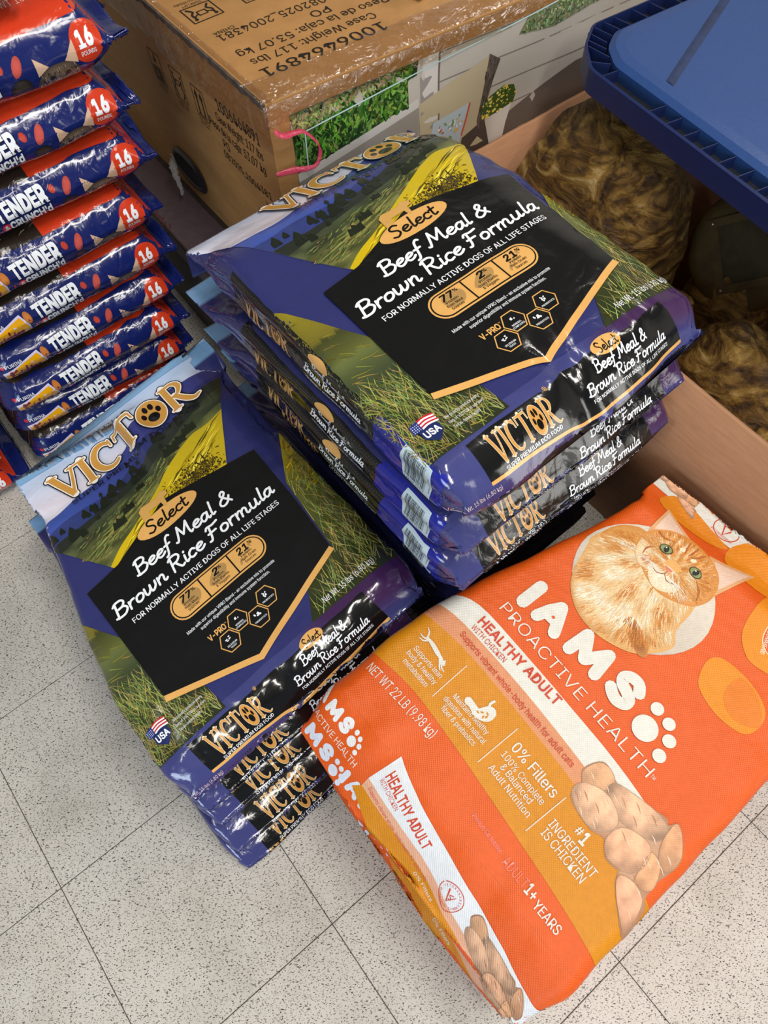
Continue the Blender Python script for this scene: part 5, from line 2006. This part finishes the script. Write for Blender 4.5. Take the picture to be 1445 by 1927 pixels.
s3 = empty('resin_figure', Matrix.Translation((.60, .685, .008)))
tag(s3, 'rounded golden brown resin figure just behind the carton side wall', 'figurine')
lump('figure_body', Vector((.0, .0, .21)), (.145, .1, .175), Rz3(radians(-54)), s3, 12.0, .13)
lump('carved_ridge', Vector((-.0, -.09, .26)), (.03, .06, .07), Rz3(radians(-30)), s3, 15.0, .22, 24, 18)

# ------------------------------------------------------------------ blue tote lid
M_LID = plain_mat('blue_textured_plastic', (42, 72, 128), .38, .45, bump=.0004, scale=420.0, var=.06)
M_LID2 = plain_mat('navy_lid_rim_plastic', (24, 38, 84), .38, .45, bump=.0002, scale=300.0)
lid = empty('tote_lid', Matrix.Identity(4))
tag(lid, 'blue plastic tote lid with ribbed navy rim lying over the open carton', 'lid')
LA_ = radians(-60)
lx_, ly_ = Vector((cos(LA_), sin(LA_), 0)), Vector((-sin(LA_), cos(LA_), 0))
LO = Vector((.299, 1.14, .60))
# outline in (along near edge, into), with a chamfered corner
def lid_pt(s, d, z, tilt=True):
    return LO + lx_ * s + ly_ * d + Vector((0, 0, z))


def outline(k):
    return [(.088 + k * .42, k), (.95 - k, k), (.95 - k, .6 - k), (k, .6 - k), (k, .08 + k * .42), (.036 + k * .7, .034 + k * .7)]


def loft(name, rings, mat, parent, cap=True, bev=0):
    V, F = [], []
    n = len(rings[0][0])
    for pts, z in rings:
        V += [lid_pt(a, b, z) for a, b in pts]
    for k in range(len(rings) - 1):
        for i in range(n):
            a, b = k * n + i, k * n + (i + 1) % n
            F.append((a, b, b + n, a + n))
    if cap:
        F.append(tuple(range((len(rings) - 1) * n, len(rings) * n)))
    o = mesh_obj(name, V, F, mat, parent)
    if bev:
        bevel(o, bev, 3)
    return o


def soft(pts, r=.012, k=5):
    out = []
    n = len(pts)
    for i in range(n):
        p0, p1, p2 = [np.array(pts[(i + q) % n], float) for q in (-1, 0, 1)]
        a = p1 + (p0 - p1) / np.linalg.norm(p0 - p1) * min(r, np.linalg.norm(p0 - p1) * .45)
        b = p1 + (p2 - p1) / np.linalg.norm(p2 - p1) * min(r, np.linalg.norm(p2 - p1) * .45)
        for t in np.linspace(0, 1, k):
            out.append(tuple((1 - t) ** 2 * a + 2 * t * (1 - t) * p1 + t * t * b))
    return out


O0, O1, O2, O3 = soft(outline(0)), soft(outline(.004)), soft(outline(.036)), soft(outline(.045))
loft('rim', [(O0, -.034), (O0, .0), (O1, .0015), (O1, -.03)], M_LID2, lid, False)
loft('rim_channel', [(O1, -.018), (O2, -.018)], plain_mat('black_channel_plastic', (20, 22, 26), .6, bump=.002, scale=200, var=.3), lid, False)  # channel floor coloured near black
loft('lid_panel', [(O2, -.02), (O2, .0), (O3, .006), (soft(outline(.06)), .008)], M_LID, lid, True)
# crease pressed across the panel, coloured darker than it
V, F = [], []
for i in range(21):
    t = i / 20
    for j, (w, z) in enumerate(((-.008, .0083), (-.004, .0088), (0, .0092), (.004, .0088), (.008, .0083))):
        V.append(lid_pt(.19 + w - .13 * t, .062 + t * .26, z))
for i in range(20):
    for j in range(4):
        a = i * 5 + j
        F.append((a, a + 1, a + 6, a + 5))
mesh_obj('pressed_ridge', V, F, plain_mat('dark_blue_ridge', (26, 44, 82), .6, var=.2), lid, True)


def rib(a, b, w=.0016):
    A, B = Vector((*a, 0)), Vector((*b, 0))
    d = (B - A).normalized()
    nrm = Vector((-d.y, d.x, 0)) * w / 2
    pts = [A + nrm, A - nrm, B - nrm, B + nrm]
    V = [lid_pt(q.x, q.y, -.0178) for q in pts] + [lid_pt(q.x, q.y, -.001) for q in pts]
    F = [(4, 5, 6, 7), (0, 1, 5, 4), (1, 2, 6, 5), (2, 3, 7, 6), (3, 0, 4, 7)]
    mesh_obj('rib', V, F, M_LID2, lid)


for k in range(26):
    s = .11 + k * .034
    if s > .9:
        break
    if not .12 < s < .19:
        rib((s, .003), (s + .004, .036))
for a, b in (((.07, .012), (.095, .036)), ((.036, .038), (.08, .046)), ((.025, .048), (.062, .056)), ((.013, .062), (.05, .068)), ((.004, .078), (.04, .086)), ((.003, .1), (.037, .108)), ((.003, .122), (.037, .13))):
    rib(a, b)
for k in range(11):
    rib((.003, .16 + k * .036), (.036, .165 + k * .036))

# ------------------------------------------------------------------ placing the bags
S = .963      # size of the dog food bags against their drawn layout
# tall stack in the middle
RA = radians(36.8)
rex, rey = Vector((cos(RA), sin(RA), 0)), Vector((-sin(RA), cos(RA), 0))
RO = Vector((.056, .368, 0))
RT = .098
R_SHIFT = [(.03, .03, .5), (.03, .034, -.3), (.03, .03, .3), (.03, .034, 0), (.012, -.002, 0), (-.012, -.015, -.6), (-.007, -.009, .5), (0, 0, 0)]
R_Z = [.0, .072, .144, .216, .288, .366, .444, .522]
R_LABEL = ['dog food bag at the very bottom of the tall middle stack',
           'dog food bag second from the floor in the tall middle stack',
           'dog food bag third from the floor in the tall middle stack, mostly hidden',
           'dog food bag fifth down the tall middle stack, mostly behind the orange sack',
           'dog food bag level with the orange sack, fourth down the tall middle stack',
           'squashed dark blue dog food bag third from the top of the tall middle stack',
           'dark blue dog food bag directly under the top bag of the tall middle stack',
           'dark blue landscape-print dog food bag on top of the tall middle stack']


def r_top(x, y):
    d = -.016 * sstep(x, .36, .447)
    d += .004 * math.exp(-((x - .24) ** 2 / .02 + (y - .22) ** 2 / .03))
    d += -.006 * math.exp(-((x - .215) / .012) ** 2) * sstep(.1 - y, .0, .08)
    return d


def r_zd(x, y):
    return -.40 * max(0.0, y - .43) * sstep(y, .41, .47) - 1.6 * max(0.0, y - .528)


for k in range(8):
    sx, sy, ra = R_SHIFT[k]
    top = k == 7
    p = RO + rex * sx + rey * sy
    Tl = (.0765 if top else (.0725 if k > 3 else .0675)) / S
    dog_bag(pose(p.x, p.y, .0005 + R_Z[k], RA + radians(ra), S), R_LABEL[k], 'dog food bags in the tall middle stack', Tl, 2.0 + k * 3.7, top, k >= 3, bottom=k >= 3, deg=50, woff=0.0 if top else .024, dz=r_top if top else None, amp=.0026 if top else .001, edge_amp=.0028 if top else .0015, back=.15 if not top else .09, e=.042, fin_col=BLUE if top else (120, 164, 208), zs=.35 if not top else .93, zd=r_zd if top else None, yd=(lambda x, y: -.9 * max(0.0, y - .53)) if top else None, fin=.03 if not top else .018, x1f=(lambda y: BW - .045 * sstep(y, .3, .56)) if top else ((lambda y: BW - .036) if k < 4 else None))

# low stack in front of it on the left
LR = Matrix(((.776, -.629, -.053), (.622, .776, -.105), (.107, .049, .993)))
LTR = Vector((-.317, .128, .247))
LA0 = math.atan2(.622, .776)
L_LABEL = ['dog food bag lying on the floor, lowest of the short front stack',
           'dog food bag second from the floor in the short front stack',
           'dog food bag in the middle of the short front stack',
           'dog food bag directly under the top bag of the short front stack',
           'dark blue landscape-print dog food bag with folded top, uppermost of the short front stack']


def l_top(x, y):
    d = .004 * math.exp(-((x - .24) ** 2 / .02 + (y - .2) ** 2 / .03))
    d += -.01 * (1 - sstep(x, 0, .07)) - .02 * sstep(x, .41, .475)
    return d


def l_zd(x, y):
    f = sstep(y, .33, .5)
    return -.018 * f * (1 - sstep(x, .258, .28)) * sstep(x, .02, .2) + .010 * f * math.exp(-((x - .288) / .02) ** 2)


def l_yd(x, y):
    return -.036 * math.exp(-((x - .30) / .07) ** 2) * sstep(y, .44, .55)


for k in range(5):
    f = k / 4
    top = k == 4
    Tl = (.058 if top else .044) / S
    q = Quat = LR.to_quaternion()
    flat = Matrix.Rotation(LA0, 3, 'Z').to_quaternion()
    rot = flat.slerp(q, f).to_matrix()
    sy = [-.085, -.068, -.03, -.012, 0][k]
    sx = [-.02, -.012, -.004, -.004, 0][k]
    org = Vector((LTR.x, LTR.y, 0))
    zt = LTR.z - .058 * .993
    z = .002 + zt * k / 4.0
    org = Vector((LTR.x + .053 * .058 * f, LTR.y + .105 * .058 * f, z)) + rot @ Vector((sx, sy, 0))
    mt = Matrix.Translation(org) @ rot.to_4x4() @ Matrix.Diagonal((S, S, S, 1))
    dog_bag(mt, L_LABEL[k], 'dog food bags in the short front stack', Tl, 31.0 + k * 4.3, top, False, deg=42, woff=0.0 if top else .012, dz=l_top if top else None, amp=.0026 if top else .0008, edge_amp=.0028 if top else .0012, e=.046, back=.12, rc=.02, fpow=1.5, fin=.022, zs=.86 if top else .4, x0f=(lambda y: .088 * sstep(y, .08, .57)) if top else (lambda y: .06 * sstep(y, .1, .55)), x1f=(lambda y: BW + .026 + .006 * sstep(y, .3, .56)) if top else None, yd=l_yd if top else None, zd=l_zd if top else None)

# orange sacks
IA = radians(-53)
iex, iey = Vector((cos(IA), sin(IA), 0)), Vector((-sin(IA), cos(IA), 0))
IO = Vector((-.099, .255, 0))
I_LABEL = ['orange cat food sack at the floor, lowest of the orange stack', 'orange cat food sack second from the floor in the orange stack', 'orange cat food sack directly under the top one, white gusset showing by the carton wall', 'orange and amber cat food sack with ginger cat picture, top of its stack']
for k in range(4):
    sx, sy = [(.09, -.006), (.062, -.006), (.03, .008), (0, 0)][k]
    p = IO + iex * sx + iey * sy
    cat_sack(pose(p.x, p.y, .001 + k * .0748, IA + radians([1.2, -.8, .6, 0][k])), I_LABEL[k], .0712 if k < 3 else .0735, 60 + k * 2.9, k == 3, sx * .8)

# navy and red cat food bags on the left
NA = radians(34)
base = Vector((-.428, .975, 0))
zs = [0.001, .088, .166, .240, .317, .400, .488, .574, .662, .756, .84]
al = [0, .011, .020, .036, .044, .047, .071, .067, .078, -.03]
F_LABEL = ['lowest navy cat food bag of the tall pile, lying on the floor'] + ['navy cat food bag %s from the floor in the tall left pile' % w for w in ('second', 'third', 'fourth', 'fifth', 'sixth', 'seventh', 'eighth')] + ['navy cat food bag ninth from the floor in the tall left pile', 'topmost navy cat food bag of the tall left pile, cut by the frame']
RF = random.Random(6)
for k in range(10):
    n_ = Vector((-sin(NA), cos(NA), 0)) * RF.uniform(-.008, .008)
    b = base + n_
    cat_bag(b, al[k] - .31, zs[k], (zs[k + 1] - zs[k]) - .0095, NA + radians(RF.uniform(-2, 2)), F_LABEL[k], 100 + k * 5.3)
b2 = Vector((-.752, .742, 0))
for k, l in enumerate(('navy cat food bag on the floor at the left edge of the picture', 'second navy cat food bag up at the left edge of the picture')):
    cat_bag(b2, -.315 - .02 * k, .001 + k * .084, .073, NA + radians(1 - 2 * k), l, 170 + k * 5)
